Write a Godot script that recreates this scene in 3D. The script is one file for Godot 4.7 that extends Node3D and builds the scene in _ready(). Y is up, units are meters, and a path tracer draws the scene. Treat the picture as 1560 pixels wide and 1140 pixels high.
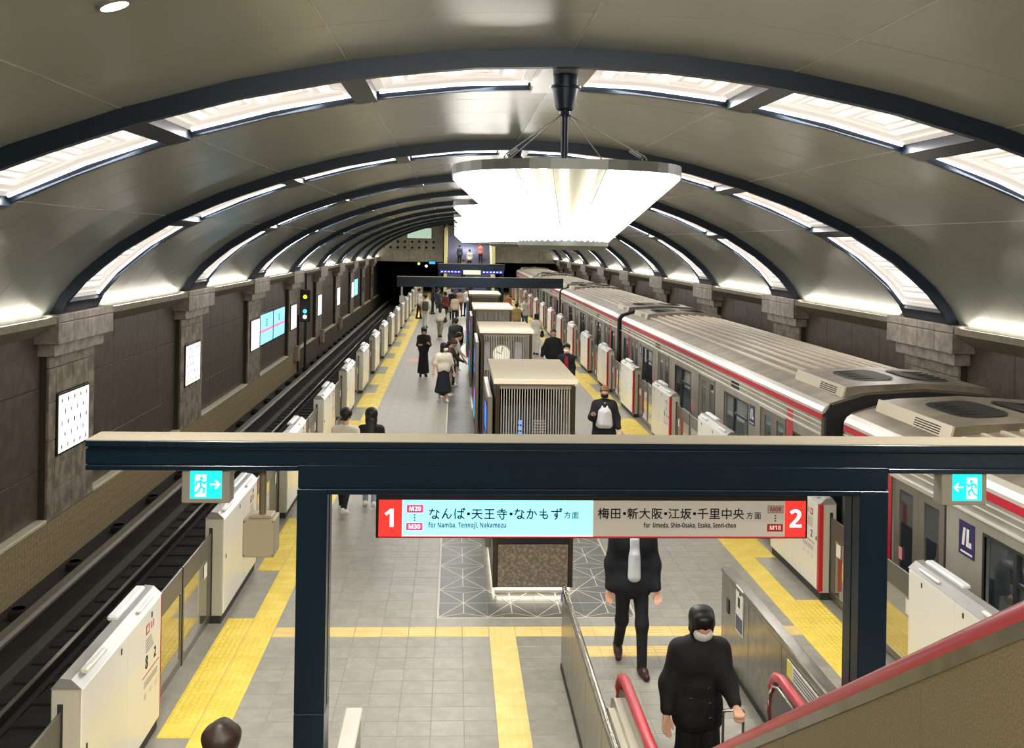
extends Node3D
# An underground station seen from the mezzanine: vaulted ceiling, island platform, train on the right.
# x runs across the platform, z along the tracks (away from the eye is negative), y = 0 is the platform floor.
const CX := 1.05            # middle of the hall
const RIB0 := 9.6           # distance of the nearest arch
const PITCH := 8.62         # distance from arch to arch
const NRIB := 10
const EYE := Vector3(0, 4.41, 0)
const NTH := ["nearest", "second", "third", "fourth", "fifth", "sixth", "seventh", "eighth", "ninth", "tenth", "eleventh", "twelfth", "thirteenth", "fourteenth", "fifteenth", "sixteenth", "seventeenth", "eighteenth", "nineteenth", "twentieth", "twenty-first", "twenty-second", "twenty-third"]

class MB:
	var v := PackedVector3Array()
	var n := PackedVector3Array()
	var ix := PackedInt32Array()
	func put(p: Vector3, nn: Vector3) -> int:
		v.append(p)
		n.append(nn)
		return v.size() - 1
	func q(a: Vector3, b: Vector3, c: Vector3, d: Vector3) -> void:   # counter-clockwise seen from outside
		var nn := (b - a).cross(c - a)
		if nn.length_squared() < 1e-14:
			nn = (c - a).cross(d - a)
		nn = nn.normalized()
		var k := v.size()
		v.append(a); v.append(b); v.append(c); v.append(d)
		for i in 4:
			n.append(nn)
		for i in [0, 2, 1, 0, 3, 2]:
			ix.append(k + i)
	func qo(a: Vector3, b: Vector3, c: Vector3, d: Vector3, out: Vector3) -> void:
		if (b - a).cross(c - a).dot(out) + (c - a).cross(d - a).dot(out) >= 0.0:
			q(a, b, c, d)
		else:
			q(d, c, b, a)
	func tri(a: Vector3, b: Vector3, c: Vector3, out: Vector3) -> void:
		var nn := (b - a).cross(c - a).normalized()
		var k := v.size()
		if nn.dot(out) < 0.0:
			nn = -nn
			v.append(a); v.append(c); v.append(b)
		else:
			v.append(a); v.append(b); v.append(c)
		for i in 3:
			n.append(nn)
		for i in [0, 2, 1]:
			ix.append(k + i)
	func qs(a: Vector3, b: Vector3, c: Vector3, d: Vector3, na: Vector3, nb: Vector3, nc: Vector3, nd: Vector3) -> void:   # smooth quad
		var k := v.size()
		v.append(a); v.append(b); v.append(c); v.append(d)
		n.append(na); n.append(nb); n.append(nc); n.append(nd)
		if (b - a).cross(c - a).dot(na + nc) >= 0.0:
			for i in [0, 2, 1, 0, 3, 2]:
				ix.append(k + i)
		else:
			for i in [0, 1, 2, 0, 2, 3]:
				ix.append(k + i)
	func box(a: Vector3, b: Vector3) -> MB:
		var x0 := minf(a.x, b.x); var x1 := maxf(a.x, b.x)
		var y0 := minf(a.y, b.y); var y1 := maxf(a.y, b.y)
		var z0 := minf(a.z, b.z); var z1 := maxf(a.z, b.z)
		q(Vector3(x0, y0, z1), Vector3(x1, y0, z1), Vector3(x1, y1, z1), Vector3(x0, y1, z1))
		q(Vector3(x1, y0, z0), Vector3(x0, y0, z0), Vector3(x0, y1, z0), Vector3(x1, y1, z0))
		q(Vector3(x1, y0, z1), Vector3(x1, y0, z0), Vector3(x1, y1, z0), Vector3(x1, y1, z1))
		q(Vector3(x0, y0, z0), Vector3(x0, y0, z1), Vector3(x0, y1, z1), Vector3(x0, y1, z0))
		q(Vector3(x0, y1, z1), Vector3(x1, y1, z1), Vector3(x1, y1, z0), Vector3(x0, y1, z0))
		q(Vector3(x0, y0, z0), Vector3(x1, y0, z0), Vector3(x1, y0, z1), Vector3(x0, y0, z1))
		return self
	func cbox(a: Vector3, b: Vector3, c: float) -> MB:   # box with chamfered edges
		var lo := Vector3(minf(a.x, b.x), minf(a.y, b.y), minf(a.z, b.z))
		var hi := Vector3(maxf(a.x, b.x), maxf(a.y, b.y), maxf(a.z, b.z))
		c = minf(c, 0.45 * minf(hi.x - lo.x, minf(hi.y - lo.y, hi.z - lo.z)))
		var mid := (lo + hi) / 2
		var pt := func(s: Vector3, k: int) -> Vector3:
			var h := (hi - lo) / 2 - Vector3.ONE * c
			h[k] += c
			return mid + h * s
		for k in 3:
			var i := (k + 1) % 3
			var j := (k + 2) % 3
			for s in [-1.0, 1.0]:
				var cs := []
				for w in [[-1.0, -1.0], [1.0, -1.0], [1.0, 1.0], [-1.0, 1.0]]:
					var sg := Vector3.ZERO
					sg[k] = s; sg[i] = w[0]; sg[j] = w[1]
					cs.append(pt.call(sg, k))
				var o := Vector3.ZERO
				o[k] = s
				qo(cs[0], cs[1], cs[2], cs[3], o)
			for s in [-1.0, 1.0]:
				for w in [-1.0, 1.0]:
					var p := Vector3.ZERO; var r := Vector3.ZERO
					p[i] = s; p[j] = w; r[i] = s; r[j] = w
					p[k] = -1.0; r[k] = 1.0
					var o := Vector3.ZERO
					o[i] = s; o[j] = w
					qo(pt.call(p, i), pt.call(r, i), pt.call(r, j), pt.call(p, j), o)
		for x in [-1.0, 1.0]:
			for y in [-1.0, 1.0]:
				for z in [-1.0, 1.0]:
					var s := Vector3(x, y, z)
					tri(pt.call(s, 0), pt.call(s, 1), pt.call(s, 2), s)
		return self
	func prism(poly: PackedVector2Array, d0: float, d1: float, t := Transform3D()) -> MB:   # polygon in x,y pushed along z from d0 to d1, then placed
		if Geometry2D.is_polygon_clockwise(poly):
			poly = poly.duplicate()
			poly.reverse()
		var m := poly.size()
		var lo := minf(d0, d1)
		var hi := maxf(d0, d1)
		for i in m:
			var a := poly[i]
			var b := poly[(i + 1) % m]
			q(t * Vector3(a.x, a.y, hi), t * Vector3(a.x, a.y, lo), t * Vector3(b.x, b.y, lo), t * Vector3(b.x, b.y, hi))
		var o := t.basis.z
		var ts := Geometry2D.triangulate_polygon(poly)
		for i in range(0, ts.size(), 3):
			tri(t * Vector3(poly[ts[i]].x, poly[ts[i]].y, hi), t * Vector3(poly[ts[i + 1]].x, poly[ts[i + 1]].y, hi), t * Vector3(poly[ts[i + 2]].x, poly[ts[i + 2]].y, hi), o)
			tri(t * Vector3(poly[ts[i]].x, poly[ts[i]].y, lo), t * Vector3(poly[ts[i + 1]].x, poly[ts[i + 1]].y, lo), t * Vector3(poly[ts[i + 2]].x, poly[ts[i + 2]].y, lo), -o)
		return self
	func tube(path: Array, r: float, seg := 8, r1 := -1.0) -> MB:
		var m := path.size()
		var rings := []
		var nrm := []
		for i in m:
			var d: Vector3 = (path[mini(i + 1, m - 1)] - path[maxi(i - 1, 0)]).normalized()
			var e := Vector3.UP if absf(d.y) < 0.95 else Vector3.RIGHT
			var a := d.cross(e).normalized()
			var b := d.cross(a)
			var rr := r if r1 < 0.0 else lerpf(r, r1, float(i) / (m - 1))
			var ring := []
			var rn := []
			for k in seg:
				var o := a * cos(TAU * k / seg) + b * sin(TAU * k / seg)
				ring.append(path[i] + o * rr)
				rn.append(o)
			rings.append(ring)
			nrm.append(rn)
		for i in m - 1:
			for k in seg:
				var l := (k + 1) % seg
				qs(rings[i][k], rings[i][l], rings[i + 1][l], rings[i + 1][k], nrm[i][k], nrm[i][l], nrm[i + 1][l], nrm[i + 1][k])
		for k in range(1, seg - 1):
			tri(rings[0][0], rings[0][k], rings[0][k + 1], path[0] - path[1])
			tri(rings[m - 1][0], rings[m - 1][k], rings[m - 1][k + 1], path[m - 1] - path[m - 2])
		return self
	func lathe(prof: Array, seg: int, at: Vector3, sx := 1.0, sz := 1.0) -> MB:   # [radius, height] pairs turned about y
		for i in prof.size() - 1:
			var d := Vector2(prof[i + 1][0] - prof[i][0], prof[i + 1][1] - prof[i][1]).normalized()
			for k in seg:
				var a0 := TAU * k / seg
				var a1 := TAU * (k + 1) / seg
				var p := func(w, an: float) -> Vector3: return at + Vector3(w[0] * cos(an) * sx, w[1], w[0] * sin(an) * sz)
				var nn := func(an: float) -> Vector3: return Vector3(d.y * cos(an) / sx, -d.x, d.y * sin(an) / sz).normalized()
				qs(p.call(prof[i], a0), p.call(prof[i], a1), p.call(prof[i + 1], a1), p.call(prof[i + 1], a0), nn.call(a0), nn.call(a1), nn.call(a1), nn.call(a0))
		return self
	func ribbon(pts: PackedVector2Array, w: float, t := Transform3D(), h := 0.0) -> MB:   # stroke of width w in the x,y plane
		for i in pts.size() - 1:
			var d := (pts[i + 1] - pts[i]).normalized()
			var a := pts[i] - d * w * 0.35
			var b := pts[i + 1] + d * w * 0.35
			var o := Vector2(-d.y, d.x) * w / 2
			var c := [a - o, b - o, b + o, a + o]
			qo(t * Vector3(c[0].x, c[0].y, h), t * Vector3(c[1].x, c[1].y, h), t * Vector3(c[2].x, c[2].y, h), t * Vector3(c[3].x, c[3].y, h), t.basis.z)
		return self
	func add(o: MB, t: Transform3D) -> MB:
		var k := v.size()
		var flip := t.basis.determinant() < 0.0
		for i in o.v.size():
			v.append(t * o.v[i])
			n.append((t.basis * o.n[i]).normalized())
		for i in range(0, o.ix.size(), 3):
			ix.append(k + o.ix[i])
			ix.append(k + o.ix[i + (2 if flip else 1)])
			ix.append(k + o.ix[i + (1 if flip else 2)])
		return self
	func mesh() -> ArrayMesh:
		var arr := []
		arr.resize(Mesh.ARRAY_MAX)
		arr[Mesh.ARRAY_VERTEX] = v
		arr[Mesh.ARRAY_NORMAL] = n
		arr[Mesh.ARRAY_INDEX] = ix
		var m := ArrayMesh.new()
		m.add_surface_from_arrays(Mesh.PRIMITIVE_TRIANGLES, arr)
		return m

var mats := {}
var names := {}

func V(x: float, y: float, z: float) -> Vector3:
	return Vector3(x, y, z)

func named(called: String) -> String:
	var k: int = names.get(called, 0)
	names[called] = k + 1
	return called if k == 0 else "%s_%03d" % [called, k]

func thing(called: String, label: String, category: String, at := Vector3.ZERO, turn := 0.0, group := "") -> Node3D:
	var o := Node3D.new()
	o.name = named(called)
	add_child(o)
	o.position = at
	o.rotation.y = turn
	o.set_meta("label", label)
	o.set_meta("category", category)
	if group != "":
		o.set_meta("group", group)
	return o

func structure(called: String, label: String) -> Node3D:
	var o := Node3D.new()
	o.name = called
	add_child(o)
	o.set_meta("kind", "structure")
	o.set_meta("label", label)
	return o

func part(parent: Node3D, called: String, m, material: Material, at := Vector3.ZERO, label := "") -> MeshInstance3D:
	var o := MeshInstance3D.new()
	o.name = called
	o.mesh = m.mesh() if m is MB else m
	o.material_override = material
	o.position = at
	o.cast_shadow = GeometryInstance3D.SHADOW_CASTING_SETTING_ON
	if label != "":
		o.set_meta("label", label)
	parent.add_child(o, true)
	return o

func stuff(o: Node3D) -> Node3D:
	o.set_meta("kind", "stuff")
	return o

func mat(key: String, c := Color.WHITE, rough := 0.6, metal := 0.0) -> StandardMaterial3D:   # c in sRGB
	if not mats.has(key):
		var m := StandardMaterial3D.new()
		m.resource_name = key
		m.albedo_color = c
		m.roughness = rough
		m.metallic = metal
		mats[key] = m
	return mats[key]

func paint(c: Color, rough := 0.75) -> StandardMaterial3D:   # cloth, skin, plastic by colour
	return mat("paint_%s_%d" % [c.to_html(false), int(rough * 100)], c, rough)

func glow(key: String, c: Color, energy: float) -> StandardMaterial3D:
	if not mats.has(key):
		var m := mat(key, c * 0.8, 0.5)
		m.emission_enabled = true
		m.emission = c
		m.emission_energy_multiplier = energy
	return mats[key]

func noisy(key: String, a: Color, b: Color, freq: float, scale: float, rough: float, metal := 0.0, octaves := 4, mid := Color(0, 0, 0, 0)) -> StandardMaterial3D:
	if not mats.has(key):
		var nz := FastNoiseLite.new()
		nz.seed = hash(key) % 1000
		nz.frequency = freq
		nz.fractal_octaves = octaves
		var g := Gradient.new()
		g.set_color(0, a)
		g.set_color(1, b)
		g.set_offset(0, 0.25)
		g.set_offset(1, 0.75)
		if mid.a > 0.0:
			g.add_point(0.5, mid)
		var t := NoiseTexture2D.new()
		t.width = 256
		t.height = 256
		t.seamless = true
		t.noise = nz
		t.color_ramp = g
		var m := mat(key, Color.WHITE, rough, metal)
		m.albedo_texture = t
		m.uv1_triplanar = true
		m.uv1_world_triplanar = true
		m.uv1_scale = Vector3.ONE * scale
	return mats[key]

func area_light(at: Vector3, towards: Vector3, along: Vector3, size: Vector2, energy: float, c := Color.WHITE) -> void:   # `along` is the light's own x axis
	var l := AreaLight3D.new()
	l.name = named("lamp_light")
	add_child(l)
	var z := -towards.normalized()
	var y := z.cross(along).normalized()
	l.transform = Transform3D(Basis(y.cross(z), y, z), at)
	l.area_size = size
	l.light_energy = energy
	l.light_color = c
	l.shadow_enabled = true
	l.area_range = 60.0

func text(parent: Node3D, called: String, s: String, height: float, at: Vector3, material: Material, bold := true, basis := Basis(), centre := true) -> MeshInstance3D:   # height of a capital letter
	var t := TextMesh.new()
	var f := SystemFont.new()
	f.font_names = PackedStringArray(["Droid Sans"])
	f.font_weight = 700 if bold else 400
	t.font = f
	t.text = s
	t.font_size = 64
	t.pixel_size = height / 46.0
	t.depth = 0.002
	t.curve_step = 2.0
	t.horizontal_alignment = HORIZONTAL_ALIGNMENT_CENTER if centre else HORIZONTAL_ALIGNMENT_LEFT
	t.vertical_alignment = VERTICAL_ALIGNMENT_CENTER
	var o := part(parent, called, t, material, at)
	o.basis = basis
	return o

# ---------------------------------------------------------------- the vault
var prof := PackedVector2Array()   # distance from the middle, height; by arc length
var arcs := PackedFloat32Array()

func make_profile() -> void:
	var c := Curve2D.new()
	var pts := [[0, 6.20], [1, 6.165], [2, 6.045], [3, 5.85], [4, 5.575], [5, 5.22], [6, 4.77], [6.8, 4.27], [7.35, 3.80], [7.68, 3.40], [7.87, 3.02]]
	for i in pts.size():
		var p := Vector2(pts[i][0], pts[i][1])
		var a := Vector2(pts[maxi(i - 1, 0)][0], pts[maxi(i - 1, 0)][1])
		var b := Vector2(pts[mini(i + 1, pts.size() - 1)][0], pts[mini(i + 1, pts.size() - 1)][1])
		var tg := (b - a) / 6.0
		if i == 0:
			tg = Vector2(0.33, 0)
		c.add_point(p, -tg, tg)
	var length := c.get_baked_length()
	for i in 201:
		prof.append(c.sample_baked(length * i / 200.0))
		arcs.append(length * i / 200.0)

func arch(s: float, off: float) -> Vector2:   # x, y of the vault at arc length s from the crown, off metres inwards
	var u := clampf(absf(s) / arcs[200] * 200.0, 0.0, 199.999)
	var i := int(u)
	var p := prof[i].lerp(prof[i + 1], u - i)
	var tg := (prof[mini(i + 2, 200)] - prof[maxi(i - 1, 0)]).normalized()
	var nn := Vector2(tg.y, -tg.x)
	var r := p + nn * off
	return Vector2(CX + r.x * (1.0 if s >= 0.0 else -1.0), r.y)

func arch_slab(m: MB, s0: float, s1: float, z0: float, z1: float, off0: float, off1: float, seg: int) -> MB:   # a bent slab between two offsets
	for i in seg:
		var a := lerpf(s0, s1, float(i) / seg)
		var b := lerpf(s0, s1, float(i + 1) / seg)
		var a0 := arch(a, off0); var a1 := arch(a, off1)
		var b0 := arch(b, off0); var b1 := arch(b, off1)
		var na := a1 - a0; var nb := b1 - b0
		var n3a := V(na.x, na.y, 0).normalized(); var n3b := V(nb.x, nb.y, 0).normalized()
		m.qs(V(a1.x, a1.y, z0), V(b1.x, b1.y, z0), V(b1.x, b1.y, z1), V(a1.x, a1.y, z1), n3a, n3b, n3b, n3a)
		m.qs(V(a0.x, a0.y, z0), V(b0.x, b0.y, z0), V(b0.x, b0.y, z1), V(a0.x, a0.y, z1), -n3a, -n3b, -n3b, -n3a)
		for z in [z0, z1]:
			m.qo(V(a0.x, a0.y, z), V(b0.x, b0.y, z), V(b1.x, b1.y, z), V(a1.x, a1.y, z), V(0, 0, 1 if z == maxf(z0, z1) else -1))
	for e in [s0, s1]:
		var p := arch(e, off0); var r := arch(e, off1)
		var o := arch(e, 0) - arch((s0 + s1) / 2, 0)
		m.qo(V(p.x, p.y, z0), V(p.x, p.y, z1), V(r.x, r.y, z1), V(r.x, r.y, z0), V(o.x, o.y, 0))
	return m

func make_ceiling() -> void:
	var metal := mat("ceiling_metal", Color(0.675, 0.68, 0.645), 0.25, 0.3)
	var joint := mat("joint", Color(0.62, 0.61, 0.56), 0.5, 0.3)
	var navy := mat("navy_steel")
	var c := structure("ceiling", "vaulted station ceiling of grey metal panels between dark blue arches")
	var shell := MB.new()
	arch_slab(shell, -arcs[200], arcs[200], 6.0, -100.0, -0.05, -0.35, 48)
	part(c, "shell", shell, joint)
	var cuts := [-arcs[200], -6.15, -4.1, -2.05, 0.0, 2.05, 4.1, 6.15, arcs[200]]
	var rest := MB.new()
	var made := 0
	for k in range(-1, NRIB):
		var za := -(RIB0 + PITCH * k + 2.06)
		var zb := -(RIB0 + PITCH * (k + 1))
		if k == -1:
			za = 4.0
		if k == NRIB - 1:
			zb = -99.9
		var nz := 5 if k >= 0 else 9
		for i in 8:
			for j in nz:
				var z0 := lerpf(za, zb, float(j) / nz) - (0.004 if j > 0 else 0.0)
				var z1 := lerpf(za, zb, float(j + 1) / nz) + (0.004 if j < nz - 1 else 0.0)
				var s0: float = cuts[i] + 0.007
				var s1: float = cuts[i + 1] - 0.007
				if made < 300:
					part(c, "panel", arch_slab(MB.new(), s0, s1, z0, z1, -0.012, 0.006, 6), metal)
				else:
					arch_slab(rest, s0, s1, z0, z1, -0.012, 0.006, 6)
				made += 1
	stuff(part(c, "far_panels", rest, metal))
	var seam := mat("seam_strip", Color(0.80, 0.79, 0.74), 0.3, 0.5)
	for k in range(-1, 6):
		for i in range(1, 8):
			var sm: float = cuts[i]
			part(c, "seam_strip", arch_slab(MB.new(), sm - 0.006, sm + 0.006, 4.0 if k < 0 else -(RIB0 + PITCH * k + 2.06), -(RIB0 + PITCH * (k + 1)), -0.02, 0.009, 1), seam)
	for k in NRIB:
		var z := -(RIB0 + PITCH * k)
		var rib := Node3D.new()
		rib.name = "arch_rib"
		c.add_child(rib, true)
		var b := MB.new()
		arch_slab(b, -arcs[200], arcs[200], z, z - 0.11, -0.05, 0.175, 40)
		part(rib, "near_flange", b, navy)
		b = MB.new()
		arch_slab(b, -arcs[200], arcs[200], z - 1.97, z - 2.06, -0.05, 0.10, 40)
		part(rib, "far_flange", b, navy)
		b = MB.new()
		for s in [[-6.27, -6.03], [-4.22, -3.98], [-2.17, -1.93], [-0.26, 0.26], [1.93, 2.17], [3.98, 4.22], [6.03, 6.27], [-arcs[200], -8.45], [8.45, arcs[200]]]:
			part(rib, "cross_panel", arch_slab(MB.new(), s[0], s[1], z - 0.11, z - 1.97, -0.12, 0.135, 4), navy if absf(s[0] + s[1]) > 0.1 else metal)
		coffers(k, z)

func coffers(k: int, z: float) -> void:
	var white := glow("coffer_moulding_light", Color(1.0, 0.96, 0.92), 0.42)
	var lit := glow("coffer_diffuser_light", Color(1.0, 0.975, 0.95), 0.95)
	var strip := glow("coffer_strip_light", Color(1.0, 0.98, 0.97), 3.0)
	var order := ["first", "second", "third", "lowest"]
	for side in [-1.0, 1.0]:
		var spans := [[0.26, 1.93], [2.17, 3.98], [4.22, 6.03], [6.27, 8.45]]
		for i in 4:
			var s0: float = spans[i][0] * side
			var s1: float = spans[i][1] * side
			var t := thing("coffer_light", "lit white coffer, %s %s of the crown, in the %s arch" % [order[i], "left" if side < 0 else "right", NTH[k]], "light", Vector3.ZERO, 0.0, "lit coffers in the arches")
			var z0 := z - 0.115
			var z1 := z - 1.965
			part(t, "diffuser", arch_slab(MB.new(), s0, s1, z0, z1, -0.045, -0.035, 8), lit)
			var fr := MB.new()   # moulded border, stepped
			var e := 0.10 * signf(s1 - s0)
			for w in [[0.0, 0.10, 0.02], [0.10, 0.20, -0.005]]:
				var a0: float = s0 + e * w[0] * 10.0
				var a1: float = s0 + e * w[1] * 10.0
				var b0: float = s1 - e * w[1] * 10.0
				var b1: float = s1 - e * w[0] * 10.0
				arch_slab(fr, a0, a1, z0 - w[0], z1 + w[0], -0.035, w[2], 2)
				arch_slab(fr, b0, b1, z0 - w[0], z1 + w[0], -0.035, w[2], 2)
				arch_slab(fr, a1, b0, z0 - w[0], z0 - w[1], -0.035, w[2], 8)
				arch_slab(fr, a1, b0, z1 + w[0], z1 + w[1], -0.035, w[2], 8)
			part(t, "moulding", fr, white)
			if k < 4:
				var mid := (s0 + s1) / 2
				for h in [[s0 + e * 3.2, mid - e * 0.5], [mid + e * 0.5, s1 - e * 3.2]]:
					var f := MB.new()
					var zi := z0 - 0.36
					var zo := z1 + 0.36
					for w in [[0.0, 0.05, 0.0], [0.11, 0.15, -0.015]]:
						var p0: float = h[0] + e * w[0] * 10.0
						var p1: float = h[0] + e * w[1] * 10.0
						var r0: float = h[1] - e * w[1] * 10.0
						var r1: float = h[1] - e * w[0] * 10.0
						arch_slab(f, p0, p1, zi - w[0], zo + w[0], -0.035, w[2], 1)
						arch_slab(f, r0, r1, zi - w[0], zo + w[0], -0.035, w[2], 1)
						arch_slab(f, p1, r0, zi - w[0], zi - w[1], -0.035, w[2], 4)
						arch_slab(f, p1, r0, zo + w[0], zo + w[1], -0.035, w[2], 4)
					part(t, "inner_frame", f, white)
			part(t, "light_strip", arch_slab(MB.new(), s0 + e * 0.3, s1 - e * 0.3, z1 + 0.02, z1 + 0.06, 0.03, 0.05, 8), strip)
			var c := arch((s0 + s1) / 2, 0.075)
			var inner := arch((s0 + s1) / 2, 1.0) - arch((s0 + s1) / 2, 0.0)
			var along := arch(s1, 0) - arch(s0, 0)
			area_light(V(c.x, c.y, z1 + 0.05), V(inner.x, inner.y, 0.25), V(along.x, along.y, 0), Vector2(absf(s1 - s0) * 0.9, 0.05), COFFER, Color(1.0, 0.98, 0.96))

# ---------------------------------------------------------------- chandeliers
func chandelier(k: int) -> void:
	var z := -(RIB0 + PITCH * k + 0.72)
	var t := thing("chandelier", "huge oval chandelier of slanting white fluorescent tubes, %s from the viewer" % NTH[k], "chandelier", V(CX, 0, z), 0.0, "tube chandeliers along the vault")
	var grey := mat("lamp_grey", Color(0.47, 0.48, 0.47), 0.45, 0.4)
	var dark := mat("navy_steel")
	var tube := glow("chandelier_tube_light", Color(1.0, 0.99, 0.965), TUBE)
	var ax := 1.09
	var az := 1.32
	var ring := func(a: float, f: float) -> Vector3:
		var ca := cos(a); var sa := sin(a)
		return V(signf(ca) * pow(absf(ca), 0.8) * ax * f, 0, signf(sa) * pow(absf(sa), 0.8) * az * f)
	var fm := MB.new()
	var seg := 40
	for i in seg:
		var a := TAU * i / seg
		var b := TAU * (i + 1) / seg
		var p: Vector3 = ring.call(a, 1.0); var r: Vector3 = ring.call(b, 1.0)
		var pi: Vector3 = ring.call(a, 0.95); var ri: Vector3 = ring.call(b, 0.95)
		fm.qo(p + V(0, 5.055, 0), r + V(0, 5.055, 0), r + V(0, 5.145, 0), p + V(0, 5.145, 0), p)
		fm.qo(p + V(0, 5.145, 0), r + V(0, 5.145, 0), ri + V(0, 5.145, 0), pi + V(0, 5.145, 0), Vector3.UP)
		fm.qo(p + V(0, 5.055, 0), r + V(0, 5.055, 0), ri + V(0, 5.055, 0), pi + V(0, 5.055, 0), Vector3.DOWN)
		fm.tri(V(0, 5.12, 0), pi + V(0, 5.12, 0), ri + V(0, 5.12, 0), Vector3.UP)
	part(t, "top_frame", fm, grey)
	var lower := MB.new()
	lower.lathe([[0.0, 4.36], [0.40, 4.36], [0.44, 4.40], [0.44, 4.46], [0.38, 4.47], [0.0, 4.47]], 28, Vector3.ZERO, 1.0, 1.2)
	part(t, "lower_plate", lower, grey)
	var nt := 44 if k < 3 else 28
	for i in nt:
		var a := TAU * (i + 0.5) / nt
		var p: Vector3 = ring.call(a, 0.97)
		var b := V(cos(a) * 0.41, 4.46, sin(a) * 0.49)
		part(t, "tube", MB.new().tube([V(p.x, 5.06, p.z), b], 0.036, 8), tube)
	var refl := MB.new()
	for i in seg:
		var p: Vector3 = ring.call(TAU * i / seg, 0.90)
		var r: Vector3 = ring.call(TAU * (i + 1) / seg, 0.90)
		var b := V(cos(TAU * i / seg) * 0.36, 4.47, sin(TAU * i / seg) * 0.43)
		var e := V(cos(TAU * (i + 1) / seg) * 0.36, 4.47, sin(TAU * (i + 1) / seg) * 0.43)
		refl.qo(p + V(0, 5.08, 0), r + V(0, 5.08, 0), e, b, p)
	part(t, "reflector", refl, mat("chandelier_reflector", Color(0.40, 0.39, 0.33), 0.6))
	for i in (nt / 2 if k < 4 else 0):
		var a := TAU * (i * 2) / nt
		var p: Vector3 = ring.call(a, 1.0)
		part(t, "rod", MB.new().tube([V(p.x, 5.055, p.z), V(cos(a) * 0.452, 4.455, sin(a) * 0.54)], 0.005, 4), grey)
	part(t, "pole", MB.new().tube([V(0, 5.1, 0), V(0, 5.85, 0)], 0.035, 12), dark)
	var cap := MB.new()
	cap.lathe([[0.0, 5.72], [0.075, 5.72], [0.09, 5.735], [0.125, 5.93], [0.15, 5.935], [0.15, 5.955], [0.12, 5.96], [0.12, 6.1]], 24, Vector3.ZERO)
	part(t, "ceiling_cap", cap, dark)
	part(t, "collar", MB.new().lathe([[0.0, 5.66], [0.05, 5.66], [0.055, 5.68], [0.05, 5.71], [0.0, 5.71]], 14, Vector3.ZERO), dark)
	for x in [-0.61, 0.61]:
		for zz in [-1.0, 1.0]:
			var eye := V(x, 5.17, zz)
			part(t, "cable", MB.new().tube([V(signf(x) * 0.04, 5.67, 0), eye + V(0, 0.03, 0)], 0.006, 6), grey)
			var lo := MB.new()
			lo.tube([eye + V(0, -0.03, 0), eye + V(0.02, 0, 0), eye + V(0, 0.035, 0), eye + V(-0.02, 0, 0), eye + V(0, -0.03, 0)], 0.008, 6)
			var d := (V(signf(x) * 0.04, 5.67, 0) - eye).normalized()
			lo.tube([eye + d * 0.05, eye + d * 0.22], 0.014, 6)
			part(t, "turnbuckle", lo, grey)
	area_light(V(CX, 4.34, z), Vector3.DOWN, Vector3.RIGHT, Vector2(0.8, 0.95), CHAND, Color(1.0, 0.985, 0.955))

# ---------------------------------------------------------------- side walls
func mx(x: float, side: float) -> float:   # coordinates are given for the left wall and mirrored for the right one
	return x if side < 0.0 else 2.0 * CX - x

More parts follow.
